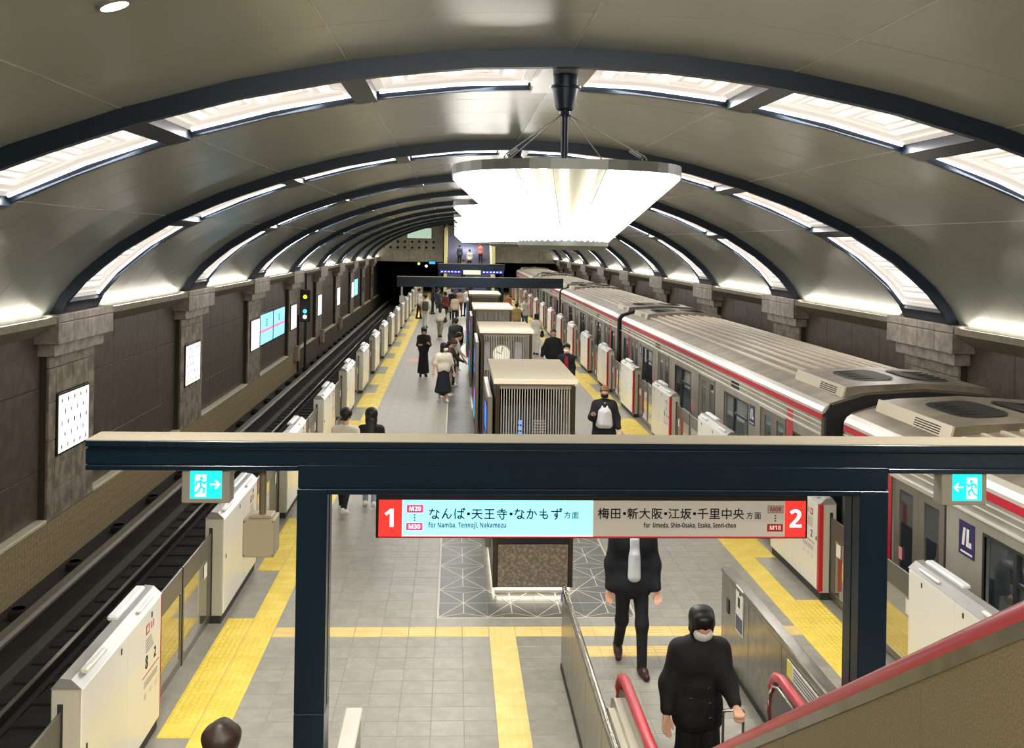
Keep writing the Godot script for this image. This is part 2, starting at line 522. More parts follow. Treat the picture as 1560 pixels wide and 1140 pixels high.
func make_wall(side: float) -> void:
	var w := structure("wall_left" if side < 0 else "wall_right", "brown panelled track wall with stone pilasters under a stone cornice, on the %s" % ("left" if side < 0 else "right"))
	var brown := noisy("wall_panel_brown", Color(0.31, 0.268, 0.226), Color(0.37, 0.325, 0.275), 0.02, 0.6, 0.45)
	var stone := noisy("pilaster_stone", Color(0.42, 0.385, 0.33), Color(0.58, 0.54, 0.475), 0.012, 0.9, 0.6, 0.0, 5)
	var cap := noisy("capital_stone", Color(0.52, 0.485, 0.45), Color(0.65, 0.61, 0.57), 0.012, 0.9, 0.5, 0.0, 5)
	var corn := noisy("cornice_stone", Color(0.52, 0.475, 0.40), Color(0.59, 0.545, 0.465), 0.02, 0.7, 0.6)
	var dark := mat("wall_reveal", Color(0.24, 0.205, 0.17), 0.7)
	var cream := mat("sill_stone", Color(0.78, 0.75, 0.66), 0.45)
	part(w, "backing", MB.new().box(V(mx(-6.96, side), -1.6, 6.0), V(mx(-7.5, side), 3.6, -120.0)), dark)
	for k in range(-1, NRIB):
		var zc := -(RIB0 + PITCH * k + 1.1)
		var za := zc - 1.13
		var zb := zc - PITCH + 1.13
		for i in 4:
			var z0 := lerpf(za, zb, i / 4.0) - 0.006
			var z1 := lerpf(za, zb, (i + 1) / 4.0) + 0.006
			for r in [[-0.33, 0.47], [0.48, 1.86], [1.87, 2.78]]:
				part(w, "panel", MB.new().cbox(V(mx(-6.98, side), r[0], z0), V(mx(-6.9, side), r[1], z1), 0.006), brown)
		var cp := PackedVector2Array([Vector2(mx(-6.97, side), 2.74), Vector2(mx(-6.88, side), 2.74), Vector2(mx(-6.56, side), 2.95), Vector2(mx(-6.53, side), 2.97), Vector2(mx(-6.53, side), 3.075), Vector2(mx(-6.58, side), 3.075), Vector2(mx(-6.58, side), 3.03), Vector2(mx(-6.97, side), 3.03)])
		part(w, "cornice", MB.new().prism(cp, za + 0.2, zb - 0.2), corn)
		part(w, "sill", MB.new().cbox(V(mx(-6.95, side), -0.40, za - 0.02), V(mx(-6.74, side), -0.335, zb + 0.02), 0.01), cream)
		if true:
			cove(side, k, za, zb)
	for k in range(0, NRIB):
		var zc := -(RIB0 + PITCH * k + 1.1)
		var p := Node3D.new()
		p.name = "pilaster"
		w.add_child(p, true)
		part(p, "core", MB.new().box(V(mx(-6.97, side), -0.42, zc + 1.10), V(mx(-6.78, side), 2.4, zc - 1.10)), dark)
		var stones := []
		for y in [[-0.4, 0.3], [0.31, 0.95], [0.96, 1.6], [1.61, 2.18]]:
			stones.append([y[0], y[1], 1.12, 0.80])
			stones.append([y[0], y[1], -0.80, -1.12])
		for z in [[1.12, 0.41], [0.40, -0.39], [-0.40, -1.12]]:
			stones.append([2.19, 2.39, z[0], z[1]])
		for z in [[0.79, 0.01], [0.0, -0.79]]:
			stones.append([1.73, 2.18, z[0], z[1]])
			stones.append([-0.4, 0.10, z[0], z[1]])
			stones.append([0.11, 0.64, z[0], z[1]])
		if side > 0:
			stones.append([0.65, 1.72, 0.79, -0.79])
		for s in stones:
			part(p, "stone", MB.new().cbox(V(mx(-6.8, side), s[0], zc + s[2] - 0.003), V(mx(-6.75, side), s[1], zc + s[3] + 0.003), 0.006), stone)
		for i in 4:
			var f0 := 1.0 - i * 0.5
			var f1 := f0 - 0.5
			part(p, "capital_stone", MB.new().cbox(V(mx(-6.97, side), 2.40, zc + 1.24 * f0 - 0.004), V(mx(-6.62, side), 2.61, zc + 1.24 * f1 + 0.004), 0.008), cap)
			part(p, "capital_stone", MB.new().cbox(V(mx(-6.97, side), 2.62, zc + 1.40 * f0 - 0.004), V(mx(-6.5, side), 2.97, zc + 1.40 * f1 + 0.004), 0.008), cap)
			part(p, "capital_stone", MB.new().cbox(V(mx(-6.97, side), 2.98, zc + 1.40 * f0 - 0.004), V(mx(-6.5, side), 3.11, zc + 1.40 * f1 + 0.004), 0.008), cap)
	if side < 0:
		var tile := noisy("dado_tile", Color(0.55, 0.49, 0.365), Color(0.65, 0.59, 0.45), 0.03, 1.5, 0.5)
		part(w, "dado_backing", MB.new().box(V(-6.96, -1.6, 0), V(-6.79, -0.41, -100)), mat("grout_dark", Color(0.30, 0.26, 0.19), 0.8))
		var m := MB.new()
		for i in 300:
			for j in 5:
				var z := -11.0 - i * 0.12
				m.box(V(-6.79, -1.49 + j * 0.215, z), V(-6.775, -1.285 + j * 0.215, z - 0.112))
		stuff(part(w, "dado_tiles", m, tile))

func cove(side: float, k: int, za: float, zb: float) -> void:
	var t := thing("cove_light", "long cove light on the %s cornice %s" % ["left" if side < 0 else "right", "nearest the viewer" if k < 0 else "after the %s arch" % NTH[k]], "light", Vector3.ZERO, 0.0, "cove lights on the cornices")
	part(t, "light_tube", MB.new().box(V(mx(-6.63, side), 3.035, za + 0.1), V(mx(-6.70, side), 3.06, zb - 0.1)), glow("cove_light", Color(1.0, 0.98, 0.94), 2.5))
	part(t, "holder", MB.new().box(V(mx(-6.60, side), 3.03, za + 0.1), V(mx(-6.615, side), 3.07, zb - 0.1)), mat("lamp_grey"))
	area_light(V(mx(-6.665, side), 3.065, (za + zb) / 2), V(0.45 * side, 1, 0), V(0, 0, 1), Vector2(absf(zb - za) - 0.1, 0.05), COVE, Color(1.0, 0.975, 0.92))

func make_ads() -> void:
	var frame := mat("ad_frame", Color(0.10, 0.07, 0.06), 0.4)
	for k in range(1, 8):
		var zc := -(RIB0 + PITCH * k + 1.1)
		var t := thing("lightbox", "white illuminated panel on the %s left pilaster" % NTH[k - 1], "light panel", V(-6.75, 0.66, zc), 0.0, "light panels on the left wall")
		part(t, "frame", MB.new().cbox(V(-0.05, -0.01, 0.79), V(0.03, 1.06, -0.79), 0.01), frame)
		part(t, "face", MB.new().box(V(0.03, 0.03, 0.74), V(0.036, 1.02, -0.74)), glow("lightbox_light", Color(1.0, 0.985, 0.96), 1.05))
		if k < 4:
			var m := MB.new()
			for j in 5:
				for i in 5:
					var z := 0.60 - i * 0.30 - (0.15 if j % 2 == 1 else 0.0)
					var y := 0.12 + j * 0.20
					if z > -0.72:
						var a := V(0.0375, y, z)
						m.qo(a + V(0, -0.07, 0), a + V(0, 0, 0.03), a + V(0, 0.07, 0), a + V(0, 0, -0.03), Vector3.RIGHT)
			stuff(part(t, "print", m, mat("print_grey", Color(0.30, 0.28, 0.31), 0.6)))
	for i in 2:
		var z := -37.9 - i * 2.75
		var t := thing("wall_screen", "pale blue display screen with a pink band, %s of the pair on the left wall" % ["nearer", "farther"][i], "screen", V(-6.86, 0.62, z), 0.0, "display screens on the left wall")
		part(t, "frame", MB.new().cbox(V(-0.04, 0, 0), V(0.05, 1.16, -2.7), 0.01), mat("screen_frame", Color(0.05, 0.08, 0.2), 0.4))
		part(t, "screen", MB.new().box(V(0.05, 0.05, -0.08), V(0.056, 1.11, -2.62)), glow("cyan_screen", Color(0.60, 0.92, 1.0), 0.95))
		part(t, "pink_band", MB.new().box(V(0.056, 0.47, -0.08), V(0.059, 0.57, -2.62)), glow("pink_screen", Color(1.0, 0.55, 0.75), 0.9))
		var m := MB.new()
		for j in 4:
			m.box(V(0.057, 0.66 + j * 0.07, -1.15), V(0.0595, 0.70 + j * 0.07, -1.45))
		part(t, "print", m, paint(Color(0.2, 0.45, 0.6)))
	var far := thing("wall_screen", "small pale blue screen high on the far left wall", "screen", V(-6.8, 0.65, -72.4))
	part(far, "frame", MB.new().cbox(V(-0.04, 0, 0), V(0.05, 1.2, -2.6), 0.01), mat("screen_frame"))
	part(far, "screen", MB.new().box(V(0.05, 0.05, -0.06), V(0.056, 1.15, -2.54)), mats["cyan_screen"])
	# track signal
	var s := thing("track_signal", "dark track signal post with yellow, blue and white lamps by the left wall", "signal", V(-6.4, 0, -46.4))
	var black := mat("signal_black", Color(0.03, 0.035, 0.05), 0.5)
	part(s, "post", MB.new().tube([V(0, -1.45, 0), V(0, 3.0, 0)], 0.05, 8), black)
	part(s, "head", MB.new().cbox(V(-0.22, 0.9, 0.07), V(0.22, 2.3, 0.2), 0.03), black)
	part(s, "ladder", MB.new().box(V(-0.34, -1.3, -0.03), V(-0.26, 1.2, 0.03)), black)
	for l in [[1.98, Color(0.95, 0.85, 0.1), "yellow_signal"], [1.36, Color(0.3, 0.8, 1.0), "blue_signal"], [1.12, Color(0.95, 0.92, 0.9), "white_signal"]]:
		part(s, "lamp", MB.new().lathe([[0.0, 0.03], [0.06, 0.025], [0.09, 0.0]], 14, Vector3.ZERO), glow(l[2] + "_light", l[1], 1.6), V(0, l[0], 0.21)).rotation.x = PI / 2
	for p in [[-45.9, -0.2], [-54.5, -0.2], [-63.2, -0.2]]:
		var g := thing("trackside_box", "small pale trackside box at the foot of the left wall, %s" % {-45.9: "nearest one", -54.5: "middle one", -63.2: "farthest one"}[p[0]], "box", V(-6.72, -0.75, p[0]), 0.0, "trackside boxes")
		part(g, "case", MB.new().cbox(V(-0.05, 0, -0.2), V(0.15, 0.6, 0.2), 0.02), paint(Color(0.66, 0.6, 0.5)))
		part(g, "lid", MB.new().cbox(V(-0.05, 0.6, -0.23), V(0.18, 0.64, 0.23), 0.01), paint(Color(0.55, 0.5, 0.42)))

# ---------------------------------------------------------------- tracks
func make_tracks() -> void:
	var bed := structure("track_bed", "dark concrete track bed beside the platform")
	part(bed, "left_bed", MB.new().box(V(-7.0, -1.6, 6), V(-3.0, -1.315, -120)), noisy("track_concrete", Color(0.075, 0.068, 0.06), Color(0.125, 0.11, 0.095), 0.02, 0.5, 0.9))
	part(bed, "right_bed", MB.new().box(V(4.9, -1.6, 6), V(9.2, -1.45, -120)), mats["track_concrete"])
	for sd in [0, 1]:
		var cx: float = [-4.42, 6.6][sd]
		var t := thing("railway_track", ["railway track with third rail below the left wall", "railway track under the silver train"][sd], "track", V(cx, -1.45, 0))
		var steel := mat("rail_steel", Color(0.62, 0.60, 0.54), 0.25, 0.9)
		var rust := mat("rail_rust", Color(0.11, 0.09, 0.08), 0.8)
		for x in [-0.72, 0.72]:
			var rp := PackedVector2Array([Vector2(x - 0.07, 0.16), Vector2(x + 0.07, 0.16), Vector2(x + 0.012, 0.19), Vector2(x + 0.012, 0.29), Vector2(x + 0.036, 0.30), Vector2(x + 0.036, 0.34), Vector2(x - 0.036, 0.34), Vector2(x - 0.036, 0.30), Vector2(x - 0.012, 0.29), Vector2(x - 0.012, 0.19)])
			part(t, "rail", MB.new().prism(rp, 6, -110), rust)
			part(t, "rail_head", MB.new().box(V(x - 0.03, 0.34, 6), V(x + 0.03, 0.346, -110)), steel)
		var sl := MB.new().cbox(V(-1.15, 0.02, -0.1), V(1.15, 0.16, 0.1), 0.02).mesh()
		var wood := mat("sleeper_dark", Color(0.075, 0.067, 0.06), 0.9)
		if sd == 0:
			for i in 120:
				part(t, "sleeper", sl, wood, V(0, 0, -9.0 - i * 0.62))
			var cover := mat("third_rail_cover", Color(0.36, 0.34, 0.29), 0.5)
			part(t, "third_rail_cover", MB.new().prism(PackedVector2Array([Vector2(-1.62, 0.46), Vector2(-1.40, 0.46), Vector2(-1.40, 0.50), Vector2(-1.44, 0.54), Vector2(-1.58, 0.54), Vector2(-1.62, 0.50)]), 6, -110), cover)
			part(t, "third_rail", MB.new().box(V(-1.55, 0.36, 6), V(-1.47, 0.42, -110)), rust)
			part(t, "cable_trough", MB.new().box(V(-1.30, 0.0, 6), V(-1.12, 0.22, -110)), mat("trough", Color(0.24, 0.23, 0.19), 0.7))
			var br := MB.new().lathe([[0.0, 0.15], [0.10, 0.15], [0.15, 0.11], [0.17, 0.0]], 12, Vector3.ZERO).mesh()
			for i in 40:
				part(t, "third_rail_bracket", br, wood, V(-2.02, 0.13, -9.2 - i * 2.37))
		else:
			for i in 12:
				part(t, "sleeper", sl, wood, V(0, 0, -9.0 - i * 0.62))

# ---------------------------------------------------------------- platform floor
const LIN := -1.965         # inner edges of the yellow strips
const RIN := 4.035
func make_floor() -> void:
	var f := structure("floor", "grey tiled island platform with yellow tactile paving")
	var base := mat("floor_joint", Color(0.60, 0.58, 0.53), 0.7)
	part(f, "slab", MB.new().box(V(-3.02, -1.45, 5.8), V(5.02, -0.004, -100)), base)
	var greys := []
	for i in 4:
		var g: float = [0.555, 0.57, 0.585, 0.565][i]
		greys.append(noisy("floor_tile_%d" % i, Color(g - 0.02, g - 0.03, g - 0.075), Color(g + 0.02, g + 0.01, g - 0.035), 0.015, 1.1, 0.36, 0.0, 4))
	var xs := []
	for i in 4:
		xs.append([-3.02 + (LIN - 0.6 + 3.02) / 2 * i, -3.02 + (LIN - 0.6 + 3.02) / 2 * (i + 1)] if i < 2 else [LIN - 0.6 + 0.3 * (i - 2), LIN - 0.6 + 0.3 * (i - 1)])
	for i in 8:
		xs.append([lerpf(LIN, 0.455, i / 8.0), lerpf(LIN, 0.455, (i + 1) / 8.0)])
	xs.append([0.455, 0.755])
	for i in 11:
		xs.append([lerpf(0.755, RIN, i / 11.0), lerpf(0.755, RIN, (i + 1) / 11.0)])
	for i in 4:
		xs.append([RIN + 0.3 * i, RIN + 0.3 * (i + 1)] if i < 2 else [RIN + 0.6 + 0.193 * (i - 2), RIN + 0.6 + 0.193 * (i - 1)])
	var far := MB.new()
	var rng := RandomNumberGenerator.new()
	rng.seed = 7
	var count := 0
	var left := {}
	for j in 165:
		var z0 := -4.42 - 0.3 * j      # rows in step with the cross strip at -12.22 .. -11.92
		var z1 := z0 - 0.3
		for c in xs:
			var xm: float = (c[0] + c[1]) / 2
			if tactile_at(xm, (z0 + z1) / 2) != "" or (xm > -0.13 and xm < 2.2 and z0 < -12.51):
				continue
			if xm > 1.36 and xm < 2.99 and z0 > -11.0:   # escalator landing is laid separately
				continue
			var a := V(c[0] + 0.002, -0.02, z0 - 0.002)
			var b := V(c[1] - 0.002, 0.0, z1 + 0.002)
			if j > 14 and count < 300 and xm > LIN - 0.1 and xm < RIN + 0.4:
				part(f, "tile", MB.new().cbox(a, b, 0.002), greys[rng.randi() % 4])
				count += 1
			else:
				far.q(V(a.x, 0, a.z), V(b.x, 0, a.z), V(b.x, 0, b.z), V(a.x, 0, b.z))
	stuff(part(f, "far_tiles", far, greys[1]))
	part(f, "far_paving", MB.new().box(V(-3.02, -0.02, -53.9), V(5.02, 0.0, -99)), greys[2])
	for j in 8:
		for i in 3:
			part(f, "landing_plate", MB.new().cbox(V(1.355 + i * 0.53, -0.02, -11.02 + j * 0.3), V(1.882 + i * 0.53, 0.0, -10.725 + j * 0.3), 0.002), greys[(i + j) % 4])
	# dark paving with inlaid stars round the kiosks
	var slate := noisy("slate", Color(0.27, 0.28, 0.26), Color(0.33, 0.335, 0.305), 0.02, 0.8, 0.35)
	for j in 34:
		for i in 4:
			var x0 := -0.115 + i * 0.578
			part(f, "dark_paving", MB.new().cbox(V(x0, -0.02, -12.53 - j * 1.0), V(x0 + 0.574, 0.0, -13.526 - j * 1.0), 0.002), slate)
	part(f, "edge_strip", MB.new().box(V(-0.145, -0.02, -12.5), V(-0.118, 0.001, -53.9)), paint(Color(0.78, 0.76, 0.7), 0.4))
	part(f, "edge_strip", MB.new().box(V(2.200, -0.02, -12.5), V(2.225, 0.001, -53.9)), paint(Color(0.78, 0.76, 0.7), 0.4))
	part(f, "edge_strip", MB.new().box(V(-0.145, -0.02, -12.5), V(2.225, 0.001, -12.525)), paint(Color(0.78, 0.76, 0.7), 0.4))
	var inlay := MB.new()
	var flat := Transform3D(Basis(Vector3.RIGHT, Vector3(0, 0, -1), Vector3.UP), Vector3.ZERO)
	for j in 10:
		for i in 4:
			var c := Vector2(0.174 + i * 0.578, 13.03 + j)
			if i == 1 or i == 2:
				if j > 0:
					continue
			var h := 0.285
			for s in [[[0, 0], [-h, 0.48]], [[0, 0], [h, 0.48]], [[0, 0], [-h, -0.48]], [[0, 0], [h, -0.48]], [[0, -0.36], [0, 0.36]], [[0, 0.36], [-h, 0.49]], [[0, 0.36], [h, 0.49]], [[0, -0.36], [-h, -0.49]], [[0, -0.36], [h, -0.49]], [[-h, 0], [h, 0]]]:
				inlay.ribbon(PackedVector2Array([c + Vector2(s[0][0], s[0][1]), c + Vector2(s[1][0], s[1][1])]), 0.011, flat, 0.0012)
	stuff(part(f, "inlay_lines", inlay, paint(Color(0.82, 0.81, 0.76), 0.4)))
	# tactile blocks
	var dots := tactile_mesh(true)
	var bars := tactile_mesh(false)
	var across := tactile_mesh(false, true)
	var strong := noisy("tactile_yellow", Color(0.90, 0.80, 0.32), Color(0.95, 0.85, 0.40), 0.01, 0.9, 0.5)
	var pale := noisy("tactile_pale", Color(0.88, 0.77, 0.48), Color(0.92, 0.81, 0.54), 0.01, 0.9, 0.5)
	var n_parts := 0
	var mm := {"d": [], "b": []}
	for j in 300:
		var z := -4.57 - 0.3 * j
		for x in [LIN - 0.15, LIN - 0.45, RIN + 0.15, RIN + 0.45]:
			var kind := tactile_at(x, z)
			if kind == "":
				continue
			if j > 8 and n_parts < 262:
				part(f, "tactile_block", dots if kind == "d" else bars, strong, V(x, 0, z))
				n_parts += 1
			else:
				mm[kind].append(V(x, 0, z))
		for c in xs:
			var x: float = (c[0] + c[1]) / 2
			if x > LIN and x < RIN:
				var kind := tactile_at(x, z)
				if kind != "":
					part(f, "tactile_block", {"d": dots, "b": bars, "a": across}[kind], pale, V(x, 0, z))
	for kind in mm:
		var m := MultiMesh.new()
		m.transform_format = MultiMesh.TRANSFORM_3D
		m.mesh = dots if kind == "d" else bars
		m.instance_count = mm[kind].size()
		for i in mm[kind].size():
			m.set_instance_transform(i, Transform3D(Basis(), mm[kind][i]))
		var o := MultiMeshInstance3D.new()
		o.name = "far_tactile_blocks"
		o.multimesh = m
		o.material_override = strong
		f.add_child(o, true)
		stuff(o)
	for p in [[-1.42, -39.9], [-1.42, -46.0]]:
		part(f, "floor_marking", MB.new().box(V(p[0] - 0.3, 0.0, p[1] - 0.5), V(p[0] + 0.3, 0.002, p[1] + 0.5)), paint(Color(0.85, 0.66, 0.62)))

func tactile_at(x: float, z: float) -> String:   # "" none, d dots, b bars along the platform, a bars across
	if x < LIN and x > LIN - 0.6:
		var u := fposmod(-z - 9.67, 4.66)
		if x > LIN - 0.3:
			return "d" if z < -9.67 and z > -12.4 else "b"
		return ("d" if z < -9.67 and z > -12.4 else "b") if u < 2.72 else ""
	if x > RIN and x < RIN + 0.6:
		var u := fposmod(-z - 10.3, 4.66)
		if x < RIN + 0.3:
			return "d" if z < -10.3 and z > -13.0 else "b"
		return ("d" if z < -10.3 and z > -13.0 else "b") if u < 2.72 else ""
	if x > LIN and x < RIN:
		if z < -11.92 and z > -12.22:
			return "d" if (x > 0.15 and x < 0.755) else "a"
		if x > 0.455 and x < 0.755 and z > -11.92 and z < -4.0:
			return "d" if z < -11.6 else "b"
		if z < -11.32 and z > -11.62 and x > 1.5 and x < 3.0:
			return "a"
	return ""

func tactile_mesh(dots: bool, across := false) -> ArrayMesh:
	var m := MB.new()
	m.cbox(V(-0.147, -0.02, -0.147), V(0.147, 0.002, 0.147), 0.002)
	if dots:
		for i in 5:
			for j in 5:
				m.lathe([[0.021, 0.002], [0.014, 0.0095], [0.0, 0.010]], 6, V(-0.114 + 0.057 * i, 0, -0.114 + 0.057 * j))
	else:
		for i in 4:
			var x := -0.1125 + 0.075 * i
			if across:
				m.cbox(V(-0.135, 0.0, x - 0.017), V(0.135, 0.007, x + 0.017), 0.004)
			else:
				m.cbox(V(x - 0.017, 0.0, -0.135), V(x + 0.017, 0.007, 0.135), 0.004)
	return m.mesh()

# ---------------------------------------------------------------- platform gates
var gate_meshes := {}
func gate(side: float, k: int, z_near: float) -> void:
	# the cabinet's face is at local x = 0, the track lies towards local -x; mirrored on the right
	var left := side < 0
	var t := thing("platform_gate", "cream platform gate cabinet on the %s edge, %s from the viewer" % ["left" if left else "right", NTH[k]], "platform gate", V(-2.6 if left else 4.635, 0, z_near), 0.0, "platform gates on the %s edge" % ["left" if left else "right"][0])
	var cream := mat("gate_cream", Color(0.93, 0.92, 0.87), 0.16)
	var greyw := mat("gate_end", Color(0.70, 0.69, 0.64), 0.4)
	var cap := mat("gate_cap", Color(0.60, 0.60, 0.59), 0.3, 0.4)
	var dark := mat("gate_dark", Color(0.16, 0.15, 0.14), 0.6)
	var red := mat("gate_red", Color(0.72, 0.10, 0.12), 0.4)
	var chrome := mat("gate_leaf_metal", Color(0.46, 0.445, 0.41), 0.3, 0.75)
	var mirror := mat("gate_leaf_pane", Color(0.74, 0.72, 0.66), 0.05, 0.85)
	var key := "L" if left else "R"
	var s := 1.0 if left else -1.0
	var L := 2.06
	if not gate_meshes.has(key):
		var g := {}
		g.body = MB.new().cbox(V(-0.2 * s, 0.09, 0), V(0, 1.205, -L), 0.006).mesh()
		g.base = MB.new().box(V(-0.19 * s, 0, -0.01), V(-0.012 * s, 0.09, -L + 0.01)).mesh()
		g.front = MB.new().cbox(V(0, 0.11, -0.012), V(0.012 * s, 1.195, -L * 0.52), 0.004).mesh()
		g.front2 = MB.new().cbox(V(0, 0.11, -L * 0.52 - 0.004), V(0.012 * s, 1.195, -L + 0.012), 0.004).mesh()
		g.cap = MB.new().prism(PackedVector2Array([Vector2(-0.205 * s, 1.205), Vector2(0.015 * s, 1.205), Vector2(-0.06 * s, 1.275), Vector2(-0.14 * s, 1.285)]), 0.004, -L - 0.004).mesh()
		g.slot = MB.new().box(V(-0.155 * s, 0.1, 0.003), V(-0.115 * s, 1.10, -0.02)).mesh()
		g.slot2 = MB.new().box(V(-0.155 * s, 0.1, -L - 0.003), V(-0.115 * s, 1.10, -L + 0.02)).mesh()
		g.stripe = MB.new().box(V(0.0125 * s, 0.11, -0.004), V(0.016 * s, 1.2, -0.07)).mesh()
		g.lamp = MB.new().cbox(V(-0.035 * s, 1.235, -L + 0.62), V(0.0, 1.262, -L + 0.2), 0.008).mesh()
		g.hatch = MB.new().cbox(V(-0.05 * s, 1.24, -0.62), V(-0.01 * s, 1.27, -0.2), 0.006).mesh()
		g.knob = MB.new().cbox(V(-0.06 * s, 1.245, -0.16), V(-0.005 * s, 1.285, -0.27), 0.01).mesh()
		g.lock = MB.new().cbox(V(0.012 * s, 0.0, 0.012), V(0.018 * s, 0.05, -0.012), 0.004).mesh()
		g.screen = MB.new().cbox(V(-0.19 * s, 1.27, -L + 0.9), V(-0.10 * s, 1.32, -L + 0.12), 0.015).mesh()
		var leaf := MB.new()
		leaf.cbox(V(-0.145 * s, 0.80, 0), V(-0.125 * s, 1.045, 1.29), 0.005)
		leaf.cbox(V(-0.145 * s, 0.04, 0), V(-0.125 * s, 0.13, 1.29), 0.005)
		leaf.cbox(V(-0.145 * s, 0.13, 0), V(-0.125 * s, 0.80, 0.16), 0.005)
		leaf.cbox(V(-0.145 * s, 0.13, 1.22), V(-0.125 * s, 0.80, 1.29), 0.005)
		g.leaf = leaf.mesh()
		g.pane = MB.new().box(V(-0.14 * s, 0.13, 0.16), V(-0.132 * s, 0.80, 1.22)).mesh()
		g.edge = MB.new().box(V(-0.15 * s, 0.04, 1.288), V(-0.12 * s, 1.045, 1.298)).mesh()
		g.label = MB.new().box(V(-0.1245 * s, 0.62, 0.22), V(-0.122 * s, 0.78, 0.36)).mesh()
		gate_meshes[key] = g
	var g: Dictionary = gate_meshes[key]
	part(t, "body", g.body, greyw)
	part(t, "plinth", g.base, dark)
	part(t, "front_panel", g.front, cream)
	part(t, "front_panel", g.front2, cream)
	part(t, "cap", g.cap, cap)
	part(t, "door_slot", g.slot, dark)
	part(t, "door_slot", g.slot2, dark)
	part(t, "indicator", g.lamp, paint(Color(0.86, 0.86, 0.84), 0.3))
	part(t, "hatch", g.hatch, cream)
	part(t, "knob", g.knob, paint(Color(0.88, 0.87, 0.83), 0.3))
	part(t, "screen_box", g.screen, paint(Color(0.82, 0.84, 0.85), 0.3))
	if left:
		part(t, "red_edge", MB.new().box(V(0.0125, 0.11, -L + 0.004), V(0.016, 1.2, -L + 0.02)), red)
	else:
		part(t, "red_edge", g.stripe, red)
		part(t, "red_edge", MB.new().box(V(-0.016, 0.11, 0.0), V(0.035, 1.2, 0.004)), red)
	part(t, "lock", g.lock, dark, V(0, 1.1, -0.9))
	part(t, "lock", g.lock, dark, V(0, 1.1, -1.75))
	part(t, "lock", g.lock, dark, V(0, 0.72, -0.12))
	for d in [0, 1]:
		var lf := part(t, "door_leaf", g.leaf, chrome, V(0, 0, 0.0 if d == 0 else -L))
		lf.scale.z = 1.0 if d == 0 else -1.0
		part(lf, "pane", g.pane, mirror)
		part(lf, "edge_seal", g.edge, dark)
		part(lf, "sticker", g.label, paint(Color(0.92, 0.91, 0.88), 0.5))
	if k < 4:   # printing on the platform face
		var rot := Basis(Vector3.UP, PI / 2 * s)
		var z := (-L + 0.32) if left else -0.42
		var x := 0.0135 * s
		part(t, "red_mark", MB.new().box(V(x - 0.001 * s, 1.0, z + 0.06), V(x + 0.001 * s, 1.08, z + 0.16)), red)
		text(t, "lettering", "M", 0.05, V(x + 0.001 * s, 1.04, z + 0.11), paint(Color(0.95, 0.93, 0.9)), true, rot)
		part(t, "red_mark", MB.new().box(V(x - 0.001 * s, 1.01, z - 0.02), V(x + 0.001 * s, 1.07, z + 0.01)), paint(Color(0.86, 0.45, 0.48)))
		part(t, "red_mark", MB.new().box(V(x - 0.001 * s, 1.01, z - 0.08), V(x + 0.001 * s, 1.07, z - 0.05)), paint(Color(0.86, 0.45, 0.48)))
		text(t, "lettering", "8", 0.11, V(x, 0.76, z + 0.13 * s), paint(Color(0.12, 0.11, 0.11)), true, rot)
		text(t, "lettering", "2", 0.09, V(x, 0.76, z - 0.12 * s), paint(Color(0.12, 0.11, 0.11)), true, rot)
		part(t, "red_line", MB.new().box(V(x - 0.001 * s, 0.655, z - 0.25), V(x + 0.001 * s, 0.664, z + 0.25)), red)
		var m := MB.new()
		for i in 5:
			m.box(V(x - 0.001 * s, 0.95 - i * 0.025, z + 0.16), V(x + 0.0005 * s, 0.957 - i * 0.025, z - 0.0 - 0.02 * i))
		for i in 3:
			m.box(V(x - 0.001 * s, 0.60 - i * 0.02, z + 0.2), V(x + 0.0005 * s, 0.606 - i * 0.02, z - 0.2))
		stuff(part(t, "small_print", m, paint(Color(0.45, 0.43, 0.42))))
		for i in 3:
			var ic := MB.new()
			ic.lathe([[0.03, 0.0], [0.0, 0.0]], 12, Vector3.ZERO)
			part(t, "pictogram", ic, paint(Color(0.85, 0.72, 0.70)), V(x, 0.48, z - 0.16 + i * 0.16)).rotation.z = -PI / 2 * s

